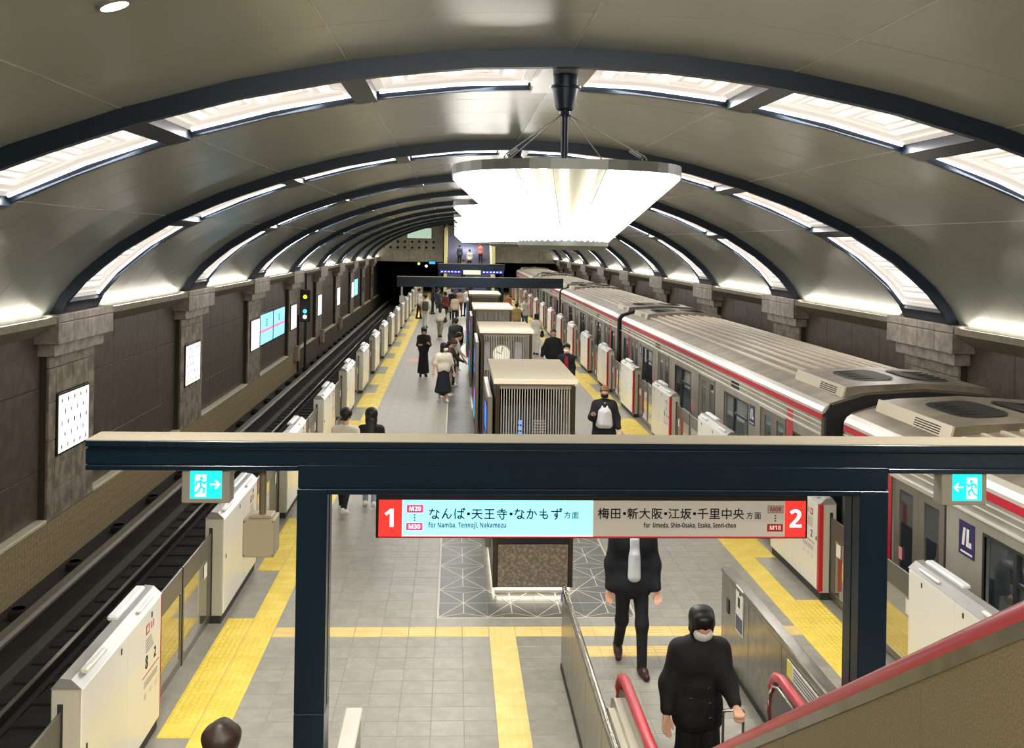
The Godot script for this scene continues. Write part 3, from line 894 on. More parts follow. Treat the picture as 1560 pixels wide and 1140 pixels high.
# ---------------------------------------------------------------- the sign gantry
func gantry() -> void:
	var navy := mat("gantry_navy")
	var top := mat("gantry_top")
	var groove := mat("gantry_navy")
	var z0 := -7.3
	var z1 := -7.6
	var t := thing("sign_gantry", "dark navy steel gantry with two square posts, crossing the picture in front", "gantry", V(1.01, 0, 0))
	var xe := 3.47
	part(t, "beam_cap", MB.new().cbox(V(-xe, 3.0, z0 + 0.012), V(xe, 3.04, z1 - 0.012), 0.004), navy)
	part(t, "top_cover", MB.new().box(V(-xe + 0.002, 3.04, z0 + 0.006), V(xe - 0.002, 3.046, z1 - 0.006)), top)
	part(t, "beam_neck", MB.new().box(V(-xe + 0.01, 2.985, z0 - 0.012), V(xe - 0.01, 3.0, z1 + 0.012)), groove)
	part(t, "beam", MB.new().cbox(V(-xe, 2.88, z0), V(xe, 2.985, z1), 0.004), navy)
	part(t, "girder", MB.new().cbox(V(-2.05, 2.726, z0), V(2.05, 2.88, z1), 0.003), navy)
	part(t, "girder_neck", MB.new().box(V(-2.04, 2.715, z0 - 0.01), V(2.04, 2.726, z1 + 0.01)), groove)
	part(t, "girder_foot", MB.new().cbox(V(-1.85, 2.68, z0), V(1.85, 2.715, z1), 0.003), navy)
	for s in [-1.0, 1.0]:
		part(t, "arm_neck", MB.new().box(V(s * 2.05, 2.872, z0 - 0.01), V(s * (xe - 0.01), 2.88, z1 + 0.01)), groove)
		part(t, "arm_foot", MB.new().cbox(V(s * 2.052, 2.84, z0), V(s * xe, 2.872, z1), 0.003), navy)
		part(t, "post", MB.new().cbox(V(s * 1.85, 1.19, z0), V(s * 2.055, 2.715, z1), 0.004), navy)
		part(t, "post_joint", MB.new().box(V(s * 1.856, 1.183, z0 - 0.006), V(s * 2.049, 1.19, z1 + 0.006)), groove)
		part(t, "post_base", MB.new().cbox(V(s * 1.85, 0.0, z0), V(s * 2.055, 1.183, z1), 0.004), navy)
		part(t, "post_trim", MB.new().box(V(s * 1.846, 1.19, z0 - 0.145), V(s * 1.852, 2.68, z0 - 0.155)), groove)
	# exit signs
	for s in [-1, 1]:
		var e := thing("exit_sign", "green exit sign with running figure and arrow pointing %s, under the gantry" % ("right" if s < 0 else "left"), "exit sign", V(-1.675 if s < 0 else 3.645, 2.60, -7.38), 0.0, "exit signs under the gantry")
		part(e, "housing", MB.new().cbox(V(-0.165, 0.0, 0), V(0.165, 0.24, -0.13), 0.006), mat("sign_housing", Color(0.60, 0.58, 0.53), 0.45, 0.2))
		var ox := -0.0 if s < 0 else 0.02
		part(e, "face", MB.new().box(V(ox - 0.107, 0.032, 0), V(ox + 0.107, 0.222, 0.004)), glow("exit_green_light", Color(0.05, 0.88, 0.82), 1.0))
		var wm := glow("exit_white_light", Color(0.92, 1.0, 0.97), 0.95)
		var gm: Material = mats["exit_green_light"]
		var q := float(-s)
		var dx := ox - 0.035 * q
		part(e, "doorway", MB.new().box(V(dx - 0.038, 0.045, 0.004), V(dx + 0.038, 0.198, 0.0055)), wm)
		var man := MB.new()
		var T := Transform3D(Basis(), V(dx, 0.12, 0.0))
		for st in [[[0, 0.035], [0.004 * q, -0.005]], [[0.004 * q, -0.005], [0.026 * q, -0.02], [0.018 * q, -0.05]], [[0.002 * q, -0.005], [-0.014 * q, -0.035], [-0.036 * q, -0.05]], [[0, 0.034], [0.024 * q, 0.018], [0.034 * q, 0.03]], [[-0.002 * q, 0.034], [-0.026 * q, 0.026], [-0.03 * q, 0.004]]]:
			var pp := PackedVector2Array()
			for c in st:
				pp.append(Vector2(c[0], c[1]))
			man.ribbon(pp, 0.013, T, 0.0065)
		part(e, "running_figure", man, gm)
		var hd := MB.new().lathe([[0.012, 0.0], [0.0, 0.0]], 12, Vector3.ZERO)
		part(e, "figure_head", hd, gm, V(dx + 0.006 * q, 0.172, 0.0065)).rotation.x = PI / 2
		var ar := MB.new()
		var ax := ox + 0.062 * q
		ar.ribbon(PackedVector2Array([Vector2(ax - 0.03 * q, 0.13), Vector2(ax + 0.026 * q, 0.13)]), 0.013, Transform3D(), 0.0062)
		ar.ribbon(PackedVector2Array([Vector2(ax + 0.006 * q, 0.155), Vector2(ax + 0.03 * q, 0.13), Vector2(ax + 0.006 * q, 0.105)]), 0.013, Transform3D(), 0.0062)
		part(e, "arrow", ar, wm)
		part(e, "bracket", MB.new().box(V(-0.1, 0.24, -0.04), V(0.1, 0.245, -0.1)), navy)
	# hanging box on a pole
	var h := thing("hanging_box", "beige metal box hanging on a pole from the gantry's left arm", "equipment box", V(-1.34, 0, -7.62))
	var beige := mat("box_beige", Color(0.66, 0.61, 0.51), 0.5)
	part(h, "pole", MB.new().tube([V(0.01, 2.47, 0), V(0.01, 2.85, 0)], 0.026, 10), mat("pole_olive", Color(0.48, 0.44, 0.35), 0.45, 0.3))
	part(h, "case", MB.new().cbox(V(-0.11, 2.185, 0.10), V(0.11, 2.45, -0.12), 0.006), beige)
	part(h, "lid", MB.new().cbox(V(-0.075, 2.45, 0.07), V(0.085, 2.468, -0.1), 0.006), beige)
	for x in [-0.098, 0.098]:
		for y in [2.2, 2.435]:
			part(h, "screw", MB.new().lathe([[0.005, 0.0], [0.0, 0.002]], 8, Vector3.ZERO), mat("gate_dark"), V(x, y, 0.101)).rotation.x = PI / 2
	direction_sign()

const GLYPH := {
	"na": [[8,22,52,22],[32,5,28,25,10,58],[66,18,92,38],[70,36,70,75,60,90,42,92,32,82,40,70,58,70,92,92]],
	"n": [[48,6,10,90,28,58,42,50,52,60,52,78,62,90,76,84,90,58]],
	"ba": [[15,8,10,50,15,92],[34,30,88,30],[68,10,68,72,60,88,45,90,37,80,45,68,65,70,92,90],[80,4,86,16],[91,0,97,12]],
	"ka": [[8,30,55,30,58,40,52,80,42,92,30,84],[36,6,28,50,8,90],[72,26,92,56]],
	"mo": [[44,5,40,50,40,78,52,92,70,88,82,70,78,58],[12,32,68,32],[10,58,68,58]],
	"zu": [[5,26,92,26],[55,6,55,60,45,72,33,62,38,48,52,50,58,65,52,84,38,96],[78,4,84,16],[89,0,96,12]],
	"ten": [[12,14,88,14],[6,46,94,46],[50,14,48,50,34,76,6,94],[52,50,66,76,94,94]],
	"ou": [[10,12,90,12],[16,48,84,48],[6,90,94,90],[50,12,50,90]],
	"ji": [[22,16,78,16],[50,3,50,32],[6,32,94,32],[10,54,92,54],[68,40,68,90,60,96,46,95],[28,66,40,80]],
	"hou": [[50,3,50,20],[6,22,94,22],[40,22,36,50,10,94],[36,48,80,48,76,84,70,94,54,92]],
	"men": [[4,8,96,8],[48,8,42,26],[12,28,12,96],[12,28,88,28,88,96],[12,90,88,90],[38,28,38,90],[62,28,62,90],[38,48,62,48],[38,68,62,68]],
	"ume": [[4,28,38,28],[21,4,21,96],[21,32,4,66],[22,36,36,54],[54,4,42,26],[48,14,96,14],[52,30,46,80,90,80],[52,30,90,30,86,92,76,96],[38,54,98,54],[68,30,66,52],[66,56,62,78]],
	"ta": [[12,12,12,92],[12,12,88,12,88,92],[12,50,88,50],[50,12,50,88],[12,88,88,88]],
	"shin": [[26,3,26,16],[6,16,48,16],[16,20,19,34],[38,20,34,34],[4,36,50,36],[6,54,50,54],[27,36,27,96],[27,56,6,80],[28,58,46,74],[90,6,60,16],[60,16,60,60,50,94],[60,42,96,42],[80,42,80,96]],
	"oo": [[6,34,94,34],[50,4,48,40,34,72,6,94],[52,40,66,72,94,94]],
	"saka": [[10,8,10,96],[10,8,36,8,24,38],[24,38,36,56,28,70,12,68],[46,12,94,12],[48,12,48,50,34,94],[50,38,88,38,74,72,46,96],[54,46,70,76,96,94]],
	"e": [[10,8,26,20],[4,36,20,46],[8,92,26,62],[38,16,92,16],[64,16,64,86],[32,86,98,86]],
	"zaka": [[4,36,36,36],[20,8,20,80],[2,86,38,74],[44,12,96,12],[48,12,48,50,36,94],[50,38,88,38,74,72,46,96],[56,46,70,76,96,94]],
	"sen": [[82,6,16,16],[4,48,96,48],[50,14,50,96]],
	"ri": [[16,8,16,56],[16,8,84,8,84,56],[16,32,84,32],[16,56,84,56],[50,8,50,92],[12,74,88,74],[4,92,96,92]],
	"chu": [[10,24,10,68],[10,24,90,24,90,68],[10,64,90,64],[50,3,50,97]],
	"o": [[20,20,20,54],[20,20,80,20,80,54],[4,54,96,54],[50,3,48,54,34,78,6,95],[52,56,66,78,94,95]],
	".": [[44,50,56,50],[50,44,50,56]],
}

func glyphs(m: MB, list: Array, x: float, y: float, size: float, adv: float, weight: float, z: float) -> float:   # writes left to right, top at y; returns the end
	for g in list:
		var w := adv * (0.42 if g == "." else 1.0)
		for st in GLYPH[g]:
			var pts := PackedVector2Array()
			for i in range(0, st.size(), 2):
				pts.append(Vector2(x + ((st[i] - (29.0 if g == "." else 0.0)) / 100.0) * size, y - st[i + 1] / 100.0 * size))
			m.ribbon(pts, weight * (1.8 if g == "." else 1.0), Transform3D(), z)
		x += w
	return x

func direction_sign() -> void:
	var t := thing("direction_sign", "long platform direction sign, lit blue half 1 and grey half 2, under the gantry", "sign", V(0, 0, -7.4))
	var black := mat("sign_black", Color(0.03, 0.03, 0.035), 0.35)
	part(t, "casing", MB.new().cbox(V(-0.513, 2.368, 0.045), V(2.507, 2.68, -0.06), 0.006), black)
	var x0 := -0.493
	var y0 := 2.384
	var y1 := 2.633
	var z := 0.045
	part(t, "red_end", MB.new().box(V(x0, y0, z), V(-0.333, y1, z + 0.004)), glow("red_sign_light", Color(1.0, 0.16, 0.14), 0.85), Vector3.ZERO, "glowing red end with a white 1")
	part(t, "lit_face", MB.new().box(V(-0.333, y0, z), V(0.990, y1, z + 0.004)), glow("blue_sign_light", Color(0.60, 0.93, 1.0), 0.9), Vector3.ZERO, "glowing pale blue face")
	part(t, "grey_face", MB.new().box(V(0.990, y0, z), V(2.344, y1, z + 0.004)), paint(Color(0.71, 0.695, 0.665), 0.35), Vector3.ZERO, "unlit grey face")
	part(t, "red_end", MB.new().box(V(2.344, y0, z), V(2.492, y1, z + 0.004)), mats["red_sign_light"], Vector3.ZERO, "glowing red end with a white 2")
	part(t, "red_line", MB.new().box(V(x0, 2.374, z), V(2.492, y0, z + 0.005)), paint(Color(0.75, 0.1, 0.13), 0.4))
	part(t, "white_line", MB.new().box(V(-0.333, y0, z + 0.004), V(0.990, y0 + 0.006, z + 0.0055)), glow("white_sign_light", Color(0.95, 0.98, 1.0), 1.0))
	part(t, "white_line", MB.new().box(V(-0.333, y0, z + 0.004), V(-0.328, y1, z + 0.0055)), mats["white_sign_light"])
	var f := z + 0.0055
	var white: Material = mats["white_sign_light"]
	text(t, "numeral", "1", 0.125, V(-0.413, 2.508, f), white)
	text(t, "numeral", "2", 0.125, V(2.418, 2.508, f), white)
	var navy := paint(Color(0.03, 0.20, 0.36), 0.5)
	var ink := paint(Color(0.07, 0.06, 0.09), 0.5)
	for r in [[-0.245, 2.573, "M20"], [-0.248, 2.450, "M30"]]:
		part(t, "badge", MB.new().box(V(r[0] - 0.056, r[1] - 0.026, z + 0.004), V(r[0] + 0.056, r[1] + 0.026, z + 0.0052)), glow("badge_sign_light", Color(0.98, 0.22, 0.42), 0.8))
		text(t, "lettering", r[2], 0.030, V(r[0], r[1], f), white)
	part(t, "badge", MB.new().box(V(2.277 - 0.056, 2.575 - 0.026, z + 0.004), V(2.277 + 0.056, 2.575 + 0.026, z + 0.0046)), ink)
	part(t, "badge", MB.new().box(V(2.277 - 0.053, 2.575 - 0.023, z + 0.004), V(2.277 + 0.053, 2.575 + 0.023, z + 0.0052)), paint(Color(0.62, 0.55, 0.51), 0.4))
	text(t, "lettering", "M08", 0.030, V(2.277, 2.575, f), paint(Color(0.45, 0.12, 0.14)))
	part(t, "badge", MB.new().box(V(2.275 - 0.056, 2.446 - 0.026, z + 0.004), V(2.275 + 0.056, 2.446 + 0.026, z + 0.0052)), paint(Color(0.62, 0.04, 0.09), 0.4))
	text(t, "lettering", "M18", 0.030, V(2.275, 2.446, f), paint(Color(0.88, 0.84, 0.8)))
	for c in [[-0.247, navy], [2.276, ink]]:
		var m := MB.new()
		for i in 3:
			m.box(V(c[0] - 0.005, 2.490 + i * 0.018, z + 0.004), V(c[0] + 0.005, 2.499 + i * 0.018, f))
		part(t, "dots", m, c[1])
	var a := MB.new()
	var e := glyphs(a, ["na", "n", "ba", ".", "ten", "ou", "ji", ".", "na", "ka", "mo", "zu"], -0.150, 2.577, 0.077, 0.086, 0.0085, f)
	part(t, "station_names", a, navy)
	a = MB.new()
	glyphs(a, ["hou", "men"], e + 0.004, 2.555, 0.048, 0.056, 0.0052, f)
	part(t, "suffix", a, navy)
	text(t, "lettering", "for Namba, Tennoji, Nakamozu", 0.034, V(-0.152, 2.461, f), navy, true, Basis.from_scale(V(0.76, 1, 1)), false)
	a = MB.new()
	e = glyphs(a, ["ume", "ta", ".", "shin", "oo", "saka", ".", "e", "zaka", ".", "sen", "ri", "chu", "o"], 1.024, 2.582, 0.077, 0.0845, 0.0085, f)
	part(t, "station_names", a, ink)
	a = MB.new()
	glyphs(a, ["hou", "men"], e + 0.010, 2.555, 0.048, 0.056, 0.0052, f)
	part(t, "suffix", a, ink)
	text(t, "lettering", "for  Umeda, Shin-Osaka, Esaka, Senri-chuo", 0.033, V(1.345, 2.462, f), ink, true, Basis.from_scale(V(0.70, 1, 1)), false)

func far_gantries() -> void:
	var navy := mat("gantry_navy")
	var t := thing("sign_gantry", "dark navy gantry beam crossing the middle distance over the waiting passengers", "gantry", V(1.1, 0, -45.7))
	part(t, "beam", MB.new().cbox(V(-3.55, 2.50, 0), V(3.6, 2.93, -0.3), 0.01), navy)
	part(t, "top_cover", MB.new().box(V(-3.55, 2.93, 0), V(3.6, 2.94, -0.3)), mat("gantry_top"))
	for x in [-0.5, 0.3]:
		part(t, "post", MB.new().cbox(V(x, 0, -0.02), V(x + 0.2, 2.5, -0.28), 0.01), navy)
	var h := thing("hanging_box", "pale hanging box on a rod under the far gantry's left end", "equipment box", V(-2.25, 0, -46.05))
	part(h, "rod", MB.new().tube([V(0, 2.1, 0), V(0, 2.5, 0)], 0.04, 8), paint(Color(0.8, 0.82, 0.8)))
	part(h, "case", MB.new().cbox(V(-0.1, 1.8, -0.1), V(0.1, 2.1, 0.1), 0.02), paint(Color(0.78, 0.78, 0.74)))
	t = thing("sign_gantry", "farthest navy gantry in front of the end stairs", "gantry", V(1.1, 0, -73))
	part(t, "beam", MB.new().cbox(V(-2.25, 2.56, 0), V(2.35, 2.97, -0.4), 0.01), navy)
	part(t, "top_cover", MB.new().box(V(-2.25, 2.97, 0), V(2.35, 2.985, -0.4)), mat("gantry_top"))
	for x in [-2.2, 2.1]:
		part(t, "post", MB.new().cbox(V(x, 0, -0.02), V(x + 0.2, 2.56, -0.38), 0.01), navy)
	for s in [0, 1]:
		var b := thing("departure_board", "blue departure display hanging at the far gantry, %s one" % ["left", "right"][s], "display", V([-0.25, 2.62][s], 2.30, -72.9), 0.0, "departure displays")
		part(b, "case", MB.new().cbox(V(-0.78, 0, 0), V(0.78, 0.26, -0.15), 0.01), mat("sign_black"))
		part(b, "screen", MB.new().box(V(-0.74, 0.04, 0), V(0.74, 0.22, 0.005)), glow("board_blue_screen", Color(0.12, 0.10, 0.75), 0.8))
		var m := MB.new()
		for i in 6:
			m.box(V(-0.66 + i * 0.23, 0.09, 0.005), V(-0.54 + i * 0.23, 0.17, 0.008))
		part(b, "characters", m, glow("board_white_screen", Color(0.8, 0.9, 1.0), 1.2))
	var c := thing("station_sign", "small cream lit sign in the middle of the farthest gantry", "sign", V(1.2, 2.24, -72.9))
	part(c, "case", MB.new().cbox(V(-0.62, 0, 0), V(0.62, 0.32, -0.2), 0.01), paint(Color(0.7, 0.66, 0.55)))
	part(c, "face", MB.new().box(V(-0.58, 0.03, 0), V(0.58, 0.29, 0.005)), glow("cream_sign_light", Color(0.9, 0.86, 0.75), 0.7))

# ---------------------------------------------------------------- kiosks
func kiosk(k: int, zf: float) -> void:
	var t := thing("service_kiosk", "slatted metal service kiosk with flat cream roof, %s in the row%s" % [NTH[k], [", marble base", ", clock inside", "", ""][k]], "kiosk", V(1.045, 0, -zf), 0.0, "slatted kiosks along the platform")
	var slat := mat("slat_metal", Color(0.72, 0.70, 0.65), 0.35, 0.35)
	var frame := mat("kiosk_frame", Color(0.48, 0.45, 0.40), 0.4, 0.4)
	var bronze := mat("kiosk_bronze", Color(0.25, 0.215, 0.165), 0.3, 0.6)
	var inside := mat("kiosk_inside", Color(0.27, 0.28, 0.31), 0.7)
	var marble := noisy("brown_marble", Color(0.40, 0.365, 0.31), Color(0.56, 0.52, 0.455), 0.03, 2.4, 0.3, 0.0, 5, Color(0.45, 0.415, 0.36))
	var D := 2.3
	part(t, "plinth", MB.new().box(V(-0.46, 0.0, -0.06), V(0.46, 0.07, -D + 0.06)), paint(Color(0.8, 0.78, 0.73)))
	part(t, "base_light", MB.new().box(V(-0.475, 0.045, -0.035), V(0.475, 0.065, -D + 0.035)), glow("kiosk_base_light", Color(1.0, 0.96, 0.88), 1.5))
	for s in [[0.0, 1.0], [-0.48, -1.0], [0.48, 1.0]]:
		if s[0] == 0.0:
			area_light(V(1.045, 0.06, -zf - 0.03), V(0, -0.6, 1), Vector3.RIGHT, Vector2(0.9, 0.03), BASEL, Color(1.0, 0.95, 0.86))
		else:
			area_light(V(1.045 + s[0], 0.06, -zf - D / 2), V(s[1], -0.6, 0), V(0, 0, 1), Vector2(2.2, 0.03), BASEL * 2.0, Color(1.0, 0.95, 0.86))
	part(t, "base_core", MB.new().box(V(-0.5, 0.085, -0.01), V(0.5, 0.72, -D + 0.01)), bronze)
	part(t, "stone_panel", MB.new().cbox(V(-0.442, 0.09, 0.0), V(0.442, 0.625, -0.02), 0.004), marble)
	part(t, "stone_panel", MB.new().cbox(V(-0.505, 0.09, -0.06), V(-0.48, 0.625, -D + 0.06), 0.004), marble)
	part(t, "stone_panel", MB.new().cbox(V(0.48, 0.09, -0.06), V(0.505, 0.625, -D + 0.06), 0.004), marble)
	part(t, "dark_band", MB.new().box(V(-0.45, 0.63, 0.0), V(0.45, 0.715, -0.02)), mat("band_navy", Color(0.05, 0.06, 0.11), 0.3))
	for x in [-0.505, 0.45]:
		for z in [0.004, -D + 0.05]:
			part(t, "corner_post", MB.new().cbox(V(x, 0.085, z), V(x + 0.055, 2.62, z - 0.055), 0.004), bronze if z > -1 else frame)
	part(t, "roof", MB.new().cbox(V(-0.535, 2.645, 0.03), V(0.535, 2.71, -D - 0.03), 0.008), mat("kiosk_roof"))
	part(t, "roof_curb", MB.new().box(V(-0.49, 2.62, -0.02), V(0.49, 2.645, -D + 0.02)), frame)
	part(t, "top_rail", MB.new().box(V(-0.5, 2.585, 0.0), V(0.5, 2.62, -0.05)), frame)
	part(t, "bottom_rail", MB.new().box(V(-0.5, 0.715, 0.0), V(0.5, 0.76, -0.05)), frame)
	var sm := MB.new().cbox(V(-0.005, 0.76, 0.0), V(0.005, 2.585, -0.03), 0.002).mesh()
	var ns := 27
	for i in ns:
		part(t, "slat", sm, slat, V(lerpf(-0.43, 0.43, i / (ns - 1.0)), 0, 0))
	var sw := MB.new().cbox(V(-0.045, 0.72, -0.006), V(0.0, 2.62, 0.006), 0.002).mesh()
	for i in 40:
		part(t, "slat", sw, slat, V(0.5, 0, -0.08 - i * 0.055))
	part(t, "equipment_cabinet", MB.new().cbox(V(-0.40, 0.73, -0.62), V(0.40, 2.30, -D + 0.1), 0.02), inside)
	part(t, "left_lining", MB.new().box(V(-0.50, 0.72, -0.06), V(-0.47, 2.6, -D + 0.06)), inside)
	part(t, "back_panel", MB.new().box(V(-0.45, 0.72, -D + 0.02), V(0.45, 2.6, -D + 0.05)), inside)
	part(t, "roof_soffit", MB.new().box(V(-0.5, 2.60, -0.06), V(0.5, 2.62, -D)), inside)
	part(t, "shelf", MB.new().box(V(-0.25, 1.32, -0.1), V(0.25, 1.36, -0.35)), frame)
	# inside: grille, led strip or clock
	if k == 1:
		part(t, "clock_rim", MB.new().lathe([[0.19, 0.0], [0.2, 0.02], [0.175, 0.035], [0.17, 0.02]], 28, Vector3.ZERO), frame, V(-0.09, 2.22, -0.2)).rotation.x = PI / 2
		part(t, "clock_face", MB.new().lathe([[0.175, 0.0], [0.0, 0.001]], 28, Vector3.ZERO), glow("clock_face_light", Color(0.95, 0.93, 0.85), 0.55), V(-0.09, 2.22, -0.185)).rotation.x = PI / 2
		var hand := MB.new()
		hand.ribbon(PackedVector2Array([Vector2(0, 0), Vector2(-0.10, 0.05)]), 0.016, Transform3D(), 0.0)
		hand.ribbon(PackedVector2Array([Vector2(0, 0), Vector2(0.02, 0.14)]), 0.012, Transform3D(), 0.001)
		part(t, "clock_hands", hand, paint(Color(0.08, 0.08, 0.08)), V(-0.09, 2.22, -0.18))
		part(t, "side_panel", MB.new().box(V(0.17, 1.9, -0.2), V(0.3, 2.45, -0.3)), paint(Color(0.62, 0.6, 0.66)))
		part(t, "side_panel", MB.new().box(V(-0.42, 1.9, -0.2), V(-0.33, 2.45, -0.3)), paint(Color(0.62, 0.6, 0.66)))
	else:
		var g := MB.new()
		for j in 15:
			g.box(V(0.0, 1.62 + j * 0.036, -0.30), V(0.16, 1.638 + j * 0.036, -0.33))
		part(t, "grille", g, paint(Color(0.6, 0.6, 0.58)))
		var led := MB.new()
		for j in 7:
			led.box(V(-0.195, 1.64 + j * 0.075, -0.29), V(-0.15, 1.69 + j * 0.075, -0.30))
		part(t, "led_text", led, glow("led_blue_display", Color(0.35, 0.55, 1.0), 1.4))
	# information screens on the left face
	part(t, "screen_panel", MB.new().cbox(V(-0.60, 0.55, -0.14), V(-0.53, 2.46, -D + 0.1), 0.01), frame)
	part(t, "screen", MB.new().box(V(-0.606, 0.75, -0.25), V(-0.60, 2.38, -D + 0.25)), glow("kiosk_navy_screen", Color(0.02, 0.07, 0.20), 0.5))
	part(t, "screen_tile", MB.new().box(V(-0.610, 2.0, -0.3), V(-0.606, 2.3, -0.9)), glow("kiosk_blue_screen", Color(0.2, 0.5, 1.0), 0.9))
	part(t, "screen_tile", MB.new().box(V(-0.610, 1.82, -0.3), V(-0.606, 1.9, -0.9)), mats["kiosk_blue_screen"])
	part(t, "screen_tile", MB.new().box(V(-0.610, 1.32, -0.3), V(-0.606, 1.48, -0.8)), glow("kiosk_pink_screen", Color(0.9, 0.35, 0.95), 0.9))
	part(t, "screen_tile", MB.new().box(V(-0.610, 0.92, -0.3), V(-0.606, 1.32, -0.8)), glow("kiosk_cyan_screen", Color(0.3, 0.8, 1.0), 0.9))

# ---------------------------------------------------------------- escalator
func escalator() -> void:
	var steel := noisy("brushed_steel", Color(0.50, 0.485, 0.45), Color(0.58, 0.565, 0.525), 0.02, 1.0, 0.24, 0.9)
	var rail_red := mat("handrail_red", Color(0.74, 0.22, 0.27), 0.3)
	var granite := noisy("granite_olive", Color(0.39, 0.345, 0.24), Color(0.51, 0.465, 0.345), 0.2, 2.6, 0.45, 0.0, 3)
	var dark := mat("esc_dark", Color(0.07, 0.07, 0.07), 0.5)
	var t := thing("escalator", "escalator with red handrails rising to the lower right corner", "escalator", V(0, 0, 0))
	var slope := 0.593
	for xr in [1.385, 2.63]:
		var path := [V(xr, 0.52, -8.40), V(xr, 0.70, -8.52), V(xr, 0.86, -8.50), V(xr, 0.96, -8.41), V(xr, 1.0, -8.26)]
		for i in 4:
			path.append(V(xr, 1.0, -8.0 - i * -0.25))
		path.append(V(xr, 1.02, -6.85))
		path.append(V(xr, 1.12, -6.55))
		path.append(V(xr, 1.0 + (6.74 - 6.2) * slope, -6.2))
		path.append(V(xr, 1.0 + (6.74 - 2.2) * slope, -2.2))
		path.append(V(xr, 1.0 + (6.74 - 1.6) * slope + 0.0, -1.6))
		var hr := MB.new()
		hr.tube(path, 0.042, 10)
		part(t, "handrail", hr, rail_red, Vector3.ZERO, "red rubber handrail")
		# balustrade under the rail: side profile in z,y pushed along x
		var prof2 := PackedVector2Array([Vector2(8.33, 0.0), Vector2(8.40, 0.45), Vector2(8.43, 0.68), Vector2(8.40, 0.82), Vector2(8.30, 0.93), Vector2(8.15, 0.965), Vector2(6.9, 0.965), Vector2(6.6, 1.04), Vector2(1.6, 1.04 + 5.0 * slope), Vector2(1.6, 0.35 + 5.0 * slope), Vector2(6.4, 0.2), Vector2(6.9, 0.0)])
		var b := Basis(Vector3(0, 0, -1), Vector3.UP, Vector3.RIGHT)   # polygon x runs along -z
		part(t, "balustrade", MB.new().prism(prof2, xr - 0.03, xr + 0.03, Transform3D(b, Vector3.ZERO)), steel if xr < 2 else mat("newel_grey", Color(0.30, 0.30, 0.28), 0.25, 0.6))
		var rim := MB.new()
		rim.tube(path.map(func(p): return p + V(0.02 if xr < 2 else -0.035, -0.055, 0.03)), 0.012, 6)
		part(t, "rail_trim", rim, mat("rail_chrome", Color(0.75, 0.74, 0.70), 0.15, 0.9))
	# lamp in the right newel
	part(t, "newel_lamp", MB.new().lathe([[0.0, 0.012], [0.12, 0.01], [0.125, 0.0]], 20, Vector3.ZERO), glow("newel_lamp_light", Color(0.92, 0.97, 1.0), 1.5), V(2.598, 0.55, -8.12)).rotation.z = PI / 2
	part(t, "lamp_rim", MB.new().lathe([[0.125, 0.0], [0.145, 0.012], [0.15, 0.0]], 20, Vector3.ZERO), mat("rail_chrome"), V(2.598, 0.55, -8.12)).rotation.z = PI / 2
	# outer decking on the left: stepped stainless covers and stone cladding up the slope
	for d in [[1.205, 1.25, 0.74, 8.30], [1.25, 1.30, 0.80, 8.36], [1.30, 1.358, 0.86, 8.40]]:
		var y: float = d[2]
		var p3 := PackedVector2Array([Vector2(d[3], 0.0), Vector2(d[3] + 0.05, y - 0.2), Vector2(d[3] + 0.02, y - 0.06), Vector2(d[3] - 0.12, y), Vector2(6.85, y), Vector2(6.6, y + 0.04), Vector2(6.2, y + 0.04 + 0.4 * slope), Vector2(6.2, 0.0)])
		part(t, "decking", MB.new().prism(p3, d[0], d[1], Transform3D(Basis(Vector3(0, 0, -1), Vector3.UP, Vector3.RIGHT), Vector3.ZERO)), mat("deck_silver", Color(0.80, 0.78, 0.71), 0.3, 0.35))
	for i in 4:
		var z0 := 6.2 - i * 1.15
		var z1 := z0 - 1.146
		var yt := func(z: float) -> float: return 0.945 + (6.74 - z) * slope if z < 6.74 else 0.945
		var p4 := PackedVector2Array([Vector2(z0, 0.0), Vector2(z0, yt.call(z0)), Vector2(minf(z0, 6.7), yt.call(minf(z0, 6.7))), Vector2(z1, yt.call(z1)), Vector2(z1, 0.04)])
		if i > 0:
			p4 = PackedVector2Array([Vector2(z0, 0.04), Vector2(z0, yt.call(z0)), Vector2(z1, yt.call(z1)), Vector2(z1, 0.04)])
		part(t, "stone_cladding", MB.new().prism(p4, 1.25, 1.35, Transform3D(Basis(Vector3(0, 0, -1), Vector3.UP, Vector3.RIGHT), V(0, -0.03, 0))), granite, V(0.0, 0.0, 0.0), "speckled olive stone cladding")
	var ledge := MB.new()
	var lp := [V(1.335, 0.935, -6.95), V(1.335, 0.945, -6.74), V(1.335, 0.945 + 5.1 * slope, -1.64)]
	for i in 2:
		var a: Vector3 = lp[i]; var c: Vector3 = lp[i + 1]
		ledge.qo(a + V(-0.09, -0.04, 0), c + V(-0.09, -0.04, 0), c + V(-0.09, 0.0, 0), a + V(-0.09, 0.0, 0), Vector3.LEFT)
		ledge.qo(a + V(-0.09, 0.0, 0), c + V(-0.09, 0.0, 0), c + V(0.03, 0.012, 0), a + V(0.03, 0.012, 0), Vector3.UP)
	part(t, "metal_ledge", ledge, steel)
	# steps and comb plate
	part(t, "comb_plate", MB.new().cbox(V(1.44, -0.01, -9.4), V(2.58, 0.006, -8.0), 0.003), mat("comb_steel", Color(0.62, 0.61, 0.57), 0.35, 0.7))
	var gr := MB.new()
	for i in 30:
		gr.box(V(1.47 + i * 0.037, 0.006, -8.9), V(1.485 + i * 0.037, 0.010, -8.05))
	stuff(part(t, "comb_ribs", gr, mat("comb_rib", Color(0.72, 0.71, 0.67), 0.3, 0.8)))
	for i in 14:
		var y := maxf(0.0, (i - 2) * 0.235)
		part(t, "step", MB.new().cbox(V(1.47, y - 0.2, -8.0 + i * 0.4), V(2.55, y + 0.004, -7.6 + i * 0.4), 0.01), dark)
